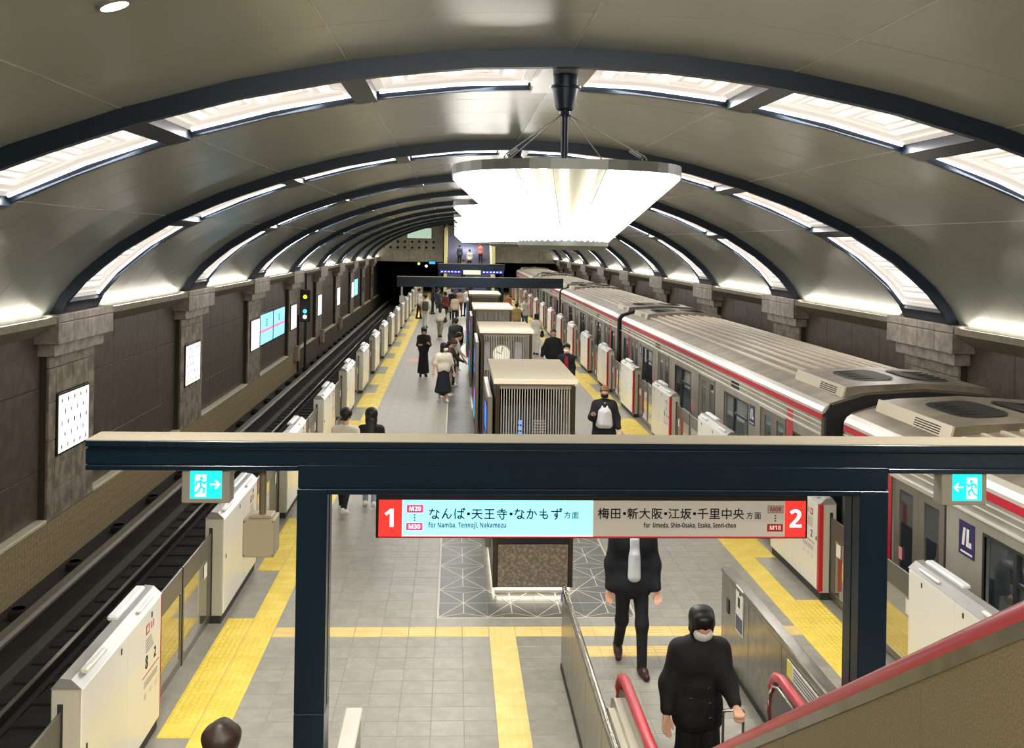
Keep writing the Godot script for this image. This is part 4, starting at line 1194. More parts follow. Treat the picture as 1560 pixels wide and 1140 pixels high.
	# guard walls
	var g := thing("guard_wall", "low stainless guard wall with tube rail, left of the escalator landing", "guard wall", V(1.19, 0, 0))
	for i in 4:
		part(g, "panel", MB.new().cbox(V(-0.02, 0.06, -11.0 + i * 1.0), V(0.02, 0.80, -10.005 + i * 1.0), 0.004), steel)
	part(g, "kick_strip", MB.new().box(V(-0.026, 0.0, -11.0), V(0.026, 0.06, -7.0)), dark)
	part(g, "rail", MB.new().tube([V(-0.005, 0.83, -10.98), V(-0.005, 0.88, -10.95), V(-0.005, 0.885, -10.85), V(-0.005, 0.885, -7.0)], 0.021, 10), mat("rail_chrome"))
	part(g, "rail_end", MB.new().cbox(V(-0.03, 0.70, -11.03), V(0.03, 0.82, -10.985), 0.008), paint(Color(0.45, 0.46, 0.72), 0.3), Vector3.ZERO, "bluish end bracket")
	for i in 4:
		part(g, "bracket", MB.new().tube([V(0, 0.79, -10.7 + i * 1.05), V(-0.005, 0.87, -10.7 + i * 1.05)], 0.01, 6), mat("rail_chrome"))
	g = thing("guard_wall", "stainless guard wall with posters, right of the escalator landing", "guard wall", V(2.96, 0, 0))
	for i in 4:
		part(g, "panel", MB.new().cbox(V(-0.02, 0.05, -11.35 + i * 1.05), V(0.03, 0.90, -10.304 + i * 1.05), 0.004), steel)
	part(g, "top_rail", MB.new().cbox(V(-0.03, 0.90, -11.37), V(0.10, 0.96, -7.2), 0.012), steel)
	part(g, "kick_strip", MB.new().box(V(-0.026, 0.0, -11.35), V(0.036, 0.05, -7.2)), dark)
	part(g, "switch_plate", MB.new().cbox(V(-0.028, 0.55, -11.12), V(-0.02, 0.70, -11.03), 0.003), dark)
	var p := thing("notice", "white notice with dark blue foot on the right guard wall", "notice", V(2.935, 0.5, -10.62))
	part(p, "sheet", MB.new().box(V(-0.004, 0.0, 0.13), V(0.004, 0.46, -0.13)), paint(Color(0.88, 0.88, 0.85), 0.4))
	part(p, "blue_foot", MB.new().box(V(-0.006, 0.02, 0.115), V(-0.003, 0.17, -0.115)), paint(Color(0.17, 0.18, 0.38), 0.4))
	part(p, "drawing", MB.new().box(V(-0.006, 0.26, 0.03), V(-0.003, 0.36, -0.05)), paint(Color(0.2, 0.2, 0.22)))
	part(p, "drawing", MB.new().box(V(-0.006, 0.39, 0.06), V(-0.003, 0.42, 0.0)), paint(Color(0.25, 0.25, 0.28)))
	p = thing("notice", "long yellow and white safety notice beside the right handrail", "notice", V(2.93, 0.72, -8.7))
	part(p, "sheet", MB.new().box(V(-0.004, 0.0, 0.6), V(0.004, 0.14, -0.35)), paint(Color(0.86, 0.86, 0.83), 0.4))
	part(p, "yellow_end", MB.new().box(V(-0.006, 0.0, -0.22), V(-0.003, 0.14, -0.35)), paint(Color(0.88, 0.80, 0.35), 0.4))
	var ml := MB.new()
	for i in 4:
		ml.box(V(-0.0055, 0.025 + i * 0.028, 0.5), V(-0.003, 0.036 + i * 0.028, -0.18))
	stuff(part(p, "print", ml, paint(Color(0.35, 0.34, 0.33))))
	# low parapet end, bottom centre
	var w := thing("stair_parapet", "low parapet with bright white top, bottom centre by the left post", "parapet", V(-0.71, 0, 0))
	part(w, "wall", MB.new().box(V(-0.055, 0.0, -8.13), V(0.055, 0.83, -5.5)), steel)
	part(w, "coping", MB.new().cbox(V(-0.064, 0.83, -8.15), V(0.064, 0.86, -5.48), 0.008), paint(Color(0.90, 0.88, 0.83), 0.35))
	# the upper landing on which the viewer stands
	var u := structure("upper_floor", "upper landing at the head of the escalator")
	part(u, "slab", MB.new().box(V(-3.0, 2.5, -1.6), V(5.0, 2.85, 5.8)), mat("floor_joint"))

# ---------------------------------------------------------------- train
const CAR := 17.85
func make_car() -> Node3D:
	# local: z from 0 (near end) to -CAR, x = 0 at the platform side, 2.9 wide
	var t := thing("train_car", "", "train car", V(5.15, 0, 0), 0.0, "cars of the silver train")
	var steel := noisy("train_steel", Color(0.63, 0.61, 0.56), Color(0.69, 0.67, 0.62), 0.01, 0.5, 0.32, 0.25)
	var bright := mat("train_bright", Color(0.84, 0.83, 0.79), 0.28, 0.3)
	var roofm := noisy("train_roof", Color(0.49, 0.45, 0.39), Color(0.59, 0.55, 0.485), 0.008, 0.7, 0.42, 0.45)
	var ribm := mat("roof_rib", Color(0.78, 0.745, 0.67), 0.4, 0.2)
	var red := mat("train_red", Color(0.80, 0.10, 0.20), 0.35)
	var dark := mat("train_dark", Color(0.12, 0.12, 0.125), 0.5)
	var frame := mat("window_frame", Color(0.20, 0.20, 0.20), 0.4, 0.4)
	var glass := mat("train_glass", Color(0.14, 0.19, 0.21, 0.30), 0.05)
	glass.transparency = BaseMaterial3D.TRANSPARENCY_ALPHA
	var doors := [-2.3, -6.78, -11.27, -15.6]
	# openings: z0 (nearer), z1, y0, y1
	var ops := []
	for d in doors:
		ops.append([d + 0.65, d - 0.65, 0.0, 1.77])
	var wins := [[-3.75, -5.35], [-8.25, -9.85], [-12.75, -14.1]]
	for w in wins:
		ops.append([w[0], w[1], 0.78, 1.66])
	ops.append([-0.55, -1.25, 0.85, 1.62])
	ops.append([-16.55, -17.3, 0.85, 1.62])
	var cuts := [0.0, -CAR]
	for o in ops:
		cuts.append(o[0])
		cuts.append(o[1])
	cuts.sort()
	cuts.reverse()
	var body := MB.new()
	for i in cuts.size() - 1:
		var z0: float = cuts[i]
		var z1: float = cuts[i + 1]
		if z0 - z1 < 0.001:
			continue
		var lo := -0.45
		var hi := 2.06
		var hole = null
		for o in ops:
			if o[0] >= z0 - 0.001 and o[1] <= z1 + 0.001:
				hole = o
		if hole == null:
			body.box(V(0, lo, z0), V(0.05, hi, z1))
		else:
			body.box(V(0, hole[3], z0), V(0.05, hi, z1))
			if hole[2] > lo:
				body.box(V(0, lo, z0), V(0.05, hole[2], z1))
	body.box(V(2.85, -0.45, 0), V(2.9, 2.06, -CAR))
	part(t, "body", body, steel)
	for z in [0.0, -CAR]:
		var en := MB.new()
		var s := 1.0 if z == 0.0 else -1.0
		var op := PackedVector2Array([Vector2(0, -0.45), Vector2(2.9, -0.45), Vector2(2.9, 2.06), Vector2(2.8, 2.22), Vector2(2.3, 2.37), Vector2(1.45, 2.43), Vector2(0.6, 2.37), Vector2(0.1, 2.22), Vector2(0, 2.06)])
		en.prism(op, z, z - 0.05 * s)
		part(t, "end_wall", en, dark)
		var gw := MB.new()
		gw.prism(PackedVector2Array([Vector2(0.35, -0.3), Vector2(2.55, -0.3), Vector2(2.55, 1.9), Vector2(1.45, 2.05), Vector2(0.35, 1.9)]), z, z + 0.38 * s)
		part(t, "gangway", gw, mat("rubber", Color(0.05, 0.05, 0.05), 0.9))
		var rimp := MB.new()
		rimp.tube([V(0.02, -0.4, z - 0.02 * s), V(0.02, 2.05, z - 0.02 * s), V(0.12, 2.23, z - 0.02 * s), V(0.6, 2.38, z - 0.02 * s), V(1.45, 2.44, z - 0.02 * s), V(2.3, 2.38, z - 0.02 * s), V(2.8, 2.23, z - 0.02 * s), V(2.88, 2.05, z - 0.02 * s)], 0.03, 6)
		part(t, "end_rim", rimp, mat("rim_brown", Color(0.36, 0.33, 0.28), 0.5, 0.4))
	# roof shell
	var rp := [Vector2(0, 2.06), Vector2(0.01, 2.13), Vector2(0.045, 2.19), Vector2(0.12, 2.245), Vector2(0.28, 2.30), Vector2(0.6, 2.37), Vector2(1.0, 2.415), Vector2(1.45, 2.43)]
	for i in range(6, -1, -1):
		rp.append(Vector2(2.9 - rp[i].x, rp[i].y))
	var roof := MB.new()
	for i in rp.size() - 1:
		var a: Vector2 = rp[i]
		var b: Vector2 = rp[i + 1]
		var na := (rp[mini(i + 1, rp.size() - 1)] - rp[maxi(i - 1, 0)] as Vector2).normalized()
		var nb := (rp[mini(i + 2, rp.size() - 1)] - rp[i] as Vector2).normalized()
		roof.qs(V(a.x, a.y, 0), V(b.x, b.y, 0), V(b.x, b.y, -CAR), V(a.x, a.y, -CAR), V(-na.y, na.x, 0), V(-nb.y, nb.x, 0), V(-nb.y, nb.x, 0), V(-na.y, na.x, 0))
	part(t, "roof", roof, roofm)
	for i in 10:
		var x := 0.46 + i * 0.22
		var y := 2.43 - pow(absf(x - 1.45) / 1.17, 2.2) * 0.13
		part(t, "roof_rib", MB.new().cbox(V(x - 0.03, y - 0.02, -2.35), V(x + 0.03, y + 0.035, -CAR + 2.35), 0.01), ribm)
	# bands along the side
	part(t, "red_stripe", MB.new().box(V(-0.006, 2.02, -0.02), V(0.005, 2.105, -CAR + 0.02)), red)
	part(t, "white_band", MB.new().prism(PackedVector2Array([Vector2(-0.006, 2.105), Vector2(0.0, 2.14), Vector2(0.035, 2.2), Vector2(0.09, 2.24), Vector2(0.12, 2.235), Vector2(0.05, 2.12)]), -0.02, -CAR + 0.02), bright)
	for y in [[1.965, 1.98], [1.895, 1.91]]:
		part(t, "moulding", MB.new().cbox(V(-0.015, y[0], -0.02), V(0.005, y[1], -CAR + 0.02), 0.003), bright)
	part(t, "drip_rail", MB.new().cbox(V(-0.035, 1.80, -0.02), V(0.005, 1.83, -CAR + 0.02), 0.006), bright)
	for z in [[-1.56, -1.30], [-16.28, -16.55]]:
		part(t, "red_panel", MB.new().box(V(-0.004, -0.2, z[0]), V(0.01, 1.96, z[1])), red, Vector3.ZERO, "red vertical band beside the end door")
	part(t, "interior_floor", MB.new().box(V(0.05, -0.12, -0.05), V(2.85, 0.0, -CAR + 0.05)), paint(Color(0.38, 0.37, 0.35)))
	part(t, "interior_ceiling", MB.new().box(V(0.05, 2.0, -0.05), V(2.85, 2.05, -CAR + 0.05)), paint(Color(0.85, 0.85, 0.82)))
	part(t, "ceiling_light", MB.new().box(V(0.9, 1.985, -0.5), V(1.05, 2.0, -CAR + 0.5)), glow("train_ceiling_light", Color(0.92, 0.98, 1.0), 14.0))
	part(t, "ceiling_light", MB.new().box(V(1.85, 1.985, -0.5), V(2.0, 2.0, -CAR + 0.5)), mats["train_ceiling_light"])
	part(t, "underframe", MB.new().box(V(0.15, -1.1, -0.6), V(2.75, -0.45, -CAR + 0.6)), dark)
	for z in [-3.0, -CAR + 3.0]:
		for dz in [-1.0, 1.0]:
			part(t, "wheel", MB.new().lathe([[0.0, -0.06], [0.42, -0.06], [0.42, 0.06], [0.0, 0.06]], 20, Vector3.ZERO), dark, V(0.73, -0.68, z + dz)).rotation.z = PI / 2
			part(t, "wheel", MB.new().lathe([[0.0, -0.06], [0.42, -0.06], [0.42, 0.06], [0.0, 0.06]], 20, Vector3.ZERO), dark, V(2.17, -0.68, z + dz)).rotation.z = PI / 2
	var seat := paint(Color(0.24, 0.36, 0.32))
	for w in wins:
		part(t, "bench", MB.new().cbox(V(2.3, 0.0, w[0] + 0.5), V(2.84, 0.45, w[1] - 0.5), 0.04), seat)
		part(t, "bench_back", MB.new().cbox(V(2.74, 0.45, w[0] + 0.5), V(2.84, 0.95, w[1] - 0.5), 0.04), seat)
		part(t, "bench", MB.new().cbox(V(0.06, 0.0, w[0] + 0.45), V(0.55, 0.42, w[1] - 0.45), 0.04), seat)
		part(t, "bench_back", MB.new().cbox(V(0.06, 0.42, w[0] + 0.45), V(0.14, 0.78, w[1] - 0.45), 0.03), seat)
		part(t, "far_window", MB.new().box(V(2.845, 0.9, w[0]), V(2.85, 1.66, w[1])), mat("far_window_dark", Color(0.05, 0.06, 0.07), 0.1))
	# doors
	for d in doors:
		part(t, "door_track", MB.new().box(V(-0.02, 1.77, d + 0.70), V(0.04, 1.80, d - 0.70)), bright)
		for s in [-1.0, 1.0]:
			var z0: float = d + (0.648 if s > 0 else 0.0)
			var z1: float = d + (0.004 if s > 0 else -0.648)
			var lf := MB.new()
			lf.box(V(0.015, 0.0, z0), V(0.045, 0.75, z1))
			lf.box(V(0.015, 1.66, z0), V(0.045, 1.77, z1))
			lf.box(V(0.015, 0.75, z0), V(0.045, 1.66, z0 - 0.14))
			lf.box(V(0.015, 0.75, z1 + 0.14), V(0.045, 1.66, z1))
			var l := part(t, "door_leaf", lf, mat("door_steel", Color(0.50, 0.475, 0.43), 0.36, 0.25))
			part(l, "pane", MB.new().box(V(0.026, 0.75, z0 - 0.14), V(0.032, 1.66, z1 + 0.14)), glass)
			part(l, "sticker", MB.new().box(V(0.012, 0.86, z1 + 0.15), V(0.015, 1.0, z1 + 0.24)), paint(Color(0.86, 0.55, 0.55)))
		part(t, "door_edge", MB.new().box(V(-0.004, 0.0, d + 0.66), V(0.02, 1.77, d + 0.70)), frame)
		part(t, "door_edge", MB.new().box(V(-0.004, 0.0, d - 0.66), V(0.02, 1.77, d - 0.70)), frame)
	for w in ops.slice(4):
		var fr := MB.new()
		for e in [[V(-0.008, w[2] - 0.03, w[0] + 0.03), V(0.02, w[2], w[1] - 0.03)], [V(-0.008, w[3], w[0] + 0.03), V(0.02, w[3] + 0.03, w[1] - 0.03)], [V(-0.008, w[2], w[0] + 0.03), V(0.02, w[3], w[0])], [V(-0.008, w[2], w[1]), V(0.02, w[3], w[1] - 0.03)]]:
			fr.box(e[0], e[1])
		if w[0] - w[1] > 1.0:
			var m: float = lerpf(w[0], w[1], 0.58)
			fr.box(V(-0.006, w[2], m + 0.03), V(0.03, w[3], m - 0.03))
			fr.box(V(0.0, 1.36, w[0]), V(0.03, 1.40, m))
		var wn := part(t, "window", fr, frame)
		part(wn, "pane", MB.new().box(V(0.022, w[2], w[0]), V(0.028, w[3], w[1])), glass)
	for z in [[-5.5, 0.86], [-3.55, 0.86], [-8.05, 0.86], [-10.05, 0.86], [-12.5, 0.86]]:
		part(t, "pink_sticker", MB.new().box(V(-0.004, z[1], z[0] + 0.11), V(0.002, z[1] + 0.24, z[0] - 0.11)), paint(Color(0.90, 0.55, 0.62), 0.4))
	for z in [-3.48, -14.45]:
		var pl := part(t, "logo_plate", MB.new().box(V(-0.006, 1.36, z + 0.16), V(0.002, 1.70, z - 0.16)), paint(Color(0.13, 0.11, 0.35), 0.35), Vector3.ZERO, "dark blue square emblem")
		var em := MB.new()
		var T := Transform3D(Basis(V(0, 0, 1), Vector3.UP, V(-1, 0, 0)), V(0, 1.5, z))
		for b in [[[-0.095, -0.04], [-0.045, -0.04], [-0.015, 0.14], [-0.065, 0.14]], [[-0.005, -0.04], [0.045, -0.04], [0.055, 0.14], [0.005, 0.14]], [[0.045, -0.04], [0.105, -0.04], [0.105, 0.015], [0.055, 0.015]]]:
			var c := []
			for p in b:
				c.append(T * V(p[0], p[1], 0.0075))
			em.qo(c[0], c[1], c[2], c[3], Vector3.LEFT)
		em.box(V(-0.0075, 1.385, z + 0.12), V(-0.006, 1.405, z - 0.12))
		part(pl, "emblem", em, paint(Color(0.92, 0.91, 0.9), 0.4))
	for z in [-4.6, -12.0]:
		part(t, "destination_window", MB.new().box(V(-0.012, 1.84, z + 0.25), V(0.0, 1.955, z - 0.25)), mat("led_dark", Color(0.03, 0.05, 0.08), 0.2))
	# roof air conditioners
	for e in [[-0.22, -2.25], [-CAR + 2.25, -CAR + 0.22]]:
		var z0: float = e[0]
		var z1: float = e[1]
		var case := MB.new()
		case.prism(PackedVector2Array([Vector2(0.36, 2.27), Vector2(0.40, 2.45), Vector2(0.6, 2.475), Vector2(1.45, 2.52), Vector2(2.3, 2.475), Vector2(2.5, 2.45), Vector2(2.54, 2.27)]), z0, z1)
		var ac := part(t, "air_conditioner", case, roofm)
		var sd := MB.new()
		sd.prism(PackedVector2Array([Vector2(0.335, 2.29), Vector2(0.36, 2.27), Vector2(0.41, 2.46), Vector2(0.385, 2.465)]), z0 + 0.02, z1 - 0.02)
		part(ac, "side_panel", sd, paint(Color(0.80, 0.755, 0.66), 0.45))
		var lv := MB.new()
		for r in 4:
			for c in 9:
				var f := 0.2 + r * 0.18
				var y := lerpf(2.30, 2.45, f)
				var x := lerpf(0.337, 0.381, f) - 0.004
				var zz := lerpf(z0, z1, 0.12) - c * 0.075
				lv.box(V(x, y, zz), V(x + 0.006, y + 0.013, zz - 0.06))
		part(ac, "louvre", lv, dark)
		for fx in [1.03, 1.87]:
			var zz := (z0 + z1) / 2
			var tip := 0.012 * signf(fx - 1.45)
			var fan := MB.new()
			for i in 20:
				var a0 := TAU * i / 20
				var a1 := TAU * (i + 1) / 20
				var e0 := Vector2(signf(cos(a0)) * pow(absf(cos(a0)), 0.6) * 0.33, signf(sin(a0)) * pow(absf(sin(a0)), 0.6) * 0.62)
				var e1 := Vector2(signf(cos(a1)) * pow(absf(cos(a1)), 0.6) * 0.33, signf(sin(a1)) * pow(absf(sin(a1)), 0.6) * 0.62)
				fan.tri(V(fx, 2.506, zz), V(fx + e0.x, 2.506 - tip * e0.x / 0.16, zz + e0.y), V(fx + e1.x, 2.506 - tip * e1.x / 0.16, zz + e1.y), Vector3.UP)
			part(ac, "fan_grille", fan, mat("fan_black", Color(0.07, 0.065, 0.06), 0.6))
			for r in 5:
				part(ac, "grille_bar", MB.new().box(V(fx - 0.28, 2.500, zz + 0.4 - r * 0.2), V(fx + 0.28, 2.512, zz + 0.385 - r * 0.2)), frame)
	return t

func make_train() -> void:
	var car := make_car()
	var at := [4.1, -14.55, -33.2, -51.85, -70.5]
	var lab := ["nearest silver train car with red stripe, mostly hidden by the gantry", "second silver train car with red stripe and ribbed roof", "third silver train car, in the middle distance", "fourth silver train car, far along the platform", "fifth and farthest silver train car in view"]
	for i in 5:
		var c: Node3D = car
		if i > 0:
			c = car.duplicate()
			c.name = named("train_car")
			add_child(c)
		c.position.z = at[i]
		c.set_meta("label", lab[i])

# ---------------------------------------------------------------- the far end
func make_end() -> void:
	var w := structure("wall_end", "pale panelled end wall above the tunnel mouths")
	var pale := noisy("end_wall_pale", Color(0.76, 0.74, 0.67), Color(0.82, 0.80, 0.73), 0.02, 0.3, 0.6)
	var dark := noisy("tunnel_concrete", Color(0.36, 0.36, 0.34), Color(0.44, 0.435, 0.41), 0.02, 0.3, 0.9)
	for s in [-1.0, 1.0]:
		var xs := [-6.8, -5.4, -4.0, -2.6, -1.0] if s < 0 else [3.2, 4.6, 6.0, 7.4, 8.9]
		for i in 4:
			for y in [[2.72, 3.7], [3.71, 4.7], [4.71, 6.2]]:
				part(w, "panel", MB.new().cbox(V(xs[i] + 0.01, y[0], -93.0), V(xs[i + 1] - 0.01, y[1], -93.1), 0.01), pale)
	part(w, "back", MB.new().box(V(-7.0, -1.6, -119.0), V(9.2, 6.6, -119.3)), dark)
	part(w, "tunnel_roof", MB.new().box(V(-7.0, 2.7, -93.1), V(-1.0, 2.8, -119)), dark)
	part(w, "tunnel_roof", MB.new().box(V(3.2, 2.7, -93.1), V(9.2, 2.8, -119)), dark)
	part(w, "behind", MB.new().box(V(-7.5, -1.6, 6.0), V(9.6, 6.7, 6.3)), mat("floor_joint"))
	var st := thing("end_stairs", "far staircase with people climbing between cream posts at the platform end", "staircase", V(1.15, 0, -82))
	for i in 30:
		part(st, "step", MB.new().box(V(-1.75, 0.0 if i < 1 else i * 0.17 - 0.1, -i * 0.30), V(1.75, (i + 1) * 0.17, -(i + 1) * 0.30)), paint(Color(0.33, 0.34, 0.42)))
	for x in [-1.95, 1.75]:
		part(st, "side_wall", MB.new().prism(PackedVector2Array([Vector2(0, 0), Vector2(0, 0.9), Vector2(9.0, 6.1), Vector2(9.0, 0.0)]), x, x + 0.2, Transform3D(Basis(Vector3(0, 0, -1), Vector3.UP, Vector3.RIGHT), Vector3.ZERO)), pale)
		part(st, "corner_post", MB.new().box(V(x - 0.02, 0, 0.05), V(x + 0.22, 5.6, -0.25)), paint(Color(0.78, 0.75, 0.5)))
	part(st, "landing_wall", MB.new().box(V(-1.95, 4.9, -9.0), V(1.95, 5.9, -9.2)), paint(Color(0.45, 0.43, 0.40)))
	var ll := thing("stair_light", "white ceiling light panel over the far staircase", "light", V(1.15, 5.75, -85))
	part(ll, "housing", MB.new().cbox(V(-1.3, 0.0, 1.2), V(1.3, 0.08, -1.2), 0.02), mat("lamp_grey"))
	part(ll, "diffuser", MB.new().box(V(-1.2, -0.01, 1.1), V(1.2, 0.0, -1.1)), glow("stair_panel_light", Color(1.0, 0.98, 0.94), 2.0))
	area_light(V(1.15, 5.73, -85), Vector3.DOWN, Vector3.RIGHT, Vector2(2.4, 2.2), 16.0, Color(1.0, 0.97, 0.92))
	for q in [[-3.1, 2.55, Color(0.75, 0.95, 0.35), "green"], [-2.45, 2.35, Color(1.0, 0.98, 0.85), "white"]]:
		var sg := thing("tunnel_signal", "small %s lamp at the far left tunnel mouth" % q[3], "signal", V(q[0], q[1], -92.7))
		part(sg, "hood", MB.new().cbox(V(-0.15, -0.15, -0.2), V(0.15, 0.15, 0.0), 0.03), mat("sign_black"))
		part(sg, "lamp", MB.new().lathe([[0.0, 0.06], [0.09, 0.04], [0.12, 0.0]], 12, Vector3.ZERO), glow(q[3] + "_tunnel_signal", q[2], 1.5)).rotation.x = PI / 2
	var cs := thing("tunnel_sign", "small cyan lit sign beside the far left tunnel mouth", "sign", V(-1.95, 2.5, -92.85))
	part(cs, "case", MB.new().cbox(V(-0.3, 0, -0.1), V(0.3, 0.3, 0.0), 0.02), mat("sign_black"))
	part(cs, "face", MB.new().box(V(-0.26, 0.04, 0.0), V(0.26, 0.26, 0.01)), glow("tunnel_cyan_sign", Color(0.2, 0.75, 1.0), 1.0))
	var lp := thing("end_lightbox", "pale green illuminated picture panel high on the far end wall", "light panel", V(-3.1, 4.75, -92.98))
	part(lp, "frame", MB.new().cbox(V(-1.1, -0.05, 0), V(1.1, 0.95, 0.05), 0.02), mat("ad_frame"))
	part(lp, "face", MB.new().box(V(-1.05, 0, 0.05), V(1.05, 0.9, 0.06)), glow("end_panel_light", Color(0.75, 0.85, 0.75), 0.7))
	for i in 16:
		var r := i / 8
		part(w, "boss", MB.new().lathe([[0.0, 0.1], [0.09, 0.06], [0.11, 0.0]], 10, Vector3.ZERO), paint(Color(0.22, 0.21, 0.2)), V(-6.2 + (i % 8) * 0.62, 4.45 - r * 0.5, -92.99)).rotation.x = PI / 2

# ---------------------------------------------------------------- people
# A body is the smooth union of tapered capsules, meshed as surface nets.
func blob(bones: Array, cell: float, k: float) -> MB:
	var m := MB.new()
	var lo := Vector3.ONE * 1e9
	var hi := -lo
	for b in bones:
		var r := maxf(b[2], b[3]) + cell * 2.0 + 0.01
		lo = lo.min(b[0] - Vector3.ONE * r).min(b[1] - Vector3.ONE * r)
		hi = hi.max(b[0] + Vector3.ONE * r).max(b[1] + Vector3.ONE * r)
	var nx := int((hi.x - lo.x) / cell) + 2
	var ny := int((hi.y - lo.y) / cell) + 2
	var nz := int((hi.z - lo.z) / cell) + 2
	var S := PackedFloat32Array()
	S.resize(nx * ny * nz)
	var sx := 1
	var sy := nx
	var sz := nx * ny
	var reach := maxf(cell * 1.8, 3.0 / k)
	for b in bones:
		var a: Vector3 = b[0]
		var e: Vector3 = b[1]
		var ra: float = b[2]
		var rb: float = b[3]
		var ba := e - a
		var inv := 1.0 / maxf(ba.length_squared(), 1e-8)
		var rr := maxf(ra, rb) + reach
		var p0 := (a.min(e) - Vector3.ONE * rr - lo) / cell
		var p1 := (a.max(e) + Vector3.ONE * rr - lo) / cell
		for z in range(maxi(0, int(p0.z)), mini(nz, int(p1.z) + 2)):
			for y in range(maxi(0, int(p0.y)), mini(ny, int(p1.y) + 2)):
				var row := z * sz + y * sy
				for x in range(maxi(0, int(p0.x)), mini(nx, int(p1.x) + 2)):
					var pa := Vector3(lo.x + x * cell - a.x, lo.y + y * cell - a.y, lo.z + z * cell - a.z)
					var h := clampf(pa.dot(ba) * inv, 0.0, 1.0)
					var d := (pa - ba * h).length() - lerpf(ra, rb, h)
					if d < reach:
						S[row + x] += exp(-k * d)
	var at := PackedInt32Array()
	at.resize(nx * ny * nz)
	at.fill(-1)
	var off := [0, sx, sy, sx + sy, sz, sx + sz, sy + sz, sx + sy + sz]
	var cs := [Vector3(0, 0, 0), Vector3(1, 0, 0), Vector3(0, 1, 0), Vector3(1, 1, 0), Vector3(0, 0, 1), Vector3(1, 0, 1), Vector3(0, 1, 1), Vector3(1, 1, 1)]
	var edges := [[0, 1], [2, 3], [4, 5], [6, 7], [0, 2], [1, 3], [4, 6], [5, 7], [0, 4], [1, 5], [2, 6], [3, 7]]
	for z in nz - 1:
		for y in ny - 1:
			var row := z * sz + y * sy
			for x in nx - 1:
				var i := row + x
				var c := 0
				if S[i] > 1.0: c += 1
				if S[i + sx] > 1.0: c += 1
				if S[i + sy] > 1.0: c += 1
				if S[i + sx + sy] > 1.0: c += 1
				if S[i + sz] > 1.0: c += 1
				if S[i + sx + sz] > 1.0: c += 1
				if S[i + sy + sz] > 1.0: c += 1
				if S[i + sx + sy + sz] > 1.0: c += 1
				if c == 0 or c == 8:
					continue
				var p := Vector3.ZERO
				var np := 0
				for e in edges:
					var va := S[i + off[e[0]]]
					var vb := S[i + off[e[1]]]
					if (va > 1.0) != (vb > 1.0):
						va = log(maxf(va, 0.02))
						vb = log(maxf(vb, 0.02))
						p += cs[e[0]].lerp(cs[e[1]], va / (va - vb))
						np += 1
				at[i] = m.v.size()
				m.v.append(lo + (Vector3(x, y, z) + p / np) * cell)
				m.n.append(Vector3.ZERO)
	for z in range(1, nz - 1):
		for y in range(1, ny - 1):
			for x in range(1, nx - 1):
				var i := z * sz + y * sy + x
				var s := S[i] > 1.0
				for ax in 3:
					var st: int = [sx, sy, sz][ax]
					if (S[i + st] > 1.0) == s:
						continue
					var u: int = [sy, sz, sx][ax]
					var w: int = [sz, sx, sy][ax]
					var q := [at[i - u - w], at[i - w], at[i], at[i - u]]
					if q[0] < 0 or q[1] < 0 or q[2] < 0 or q[3] < 0:
						continue
					if not s:
						q.reverse()
					var nn := (m.v[q[1]] - m.v[q[0]]).cross(m.v[q[2]] - m.v[q[0]]) + (m.v[q[2]] - m.v[q[0]]).cross(m.v[q[3]] - m.v[q[0]])
					for j in 4:
						m.n[q[j]] += nn
					for j in [0, 2, 1, 0, 3, 2]:
						m.ix.append(q[j])
	for i in m.n.size():
		m.n[i] = m.n[i].normalized()
	return m

var kit := {}   # shared heads, hair and hands

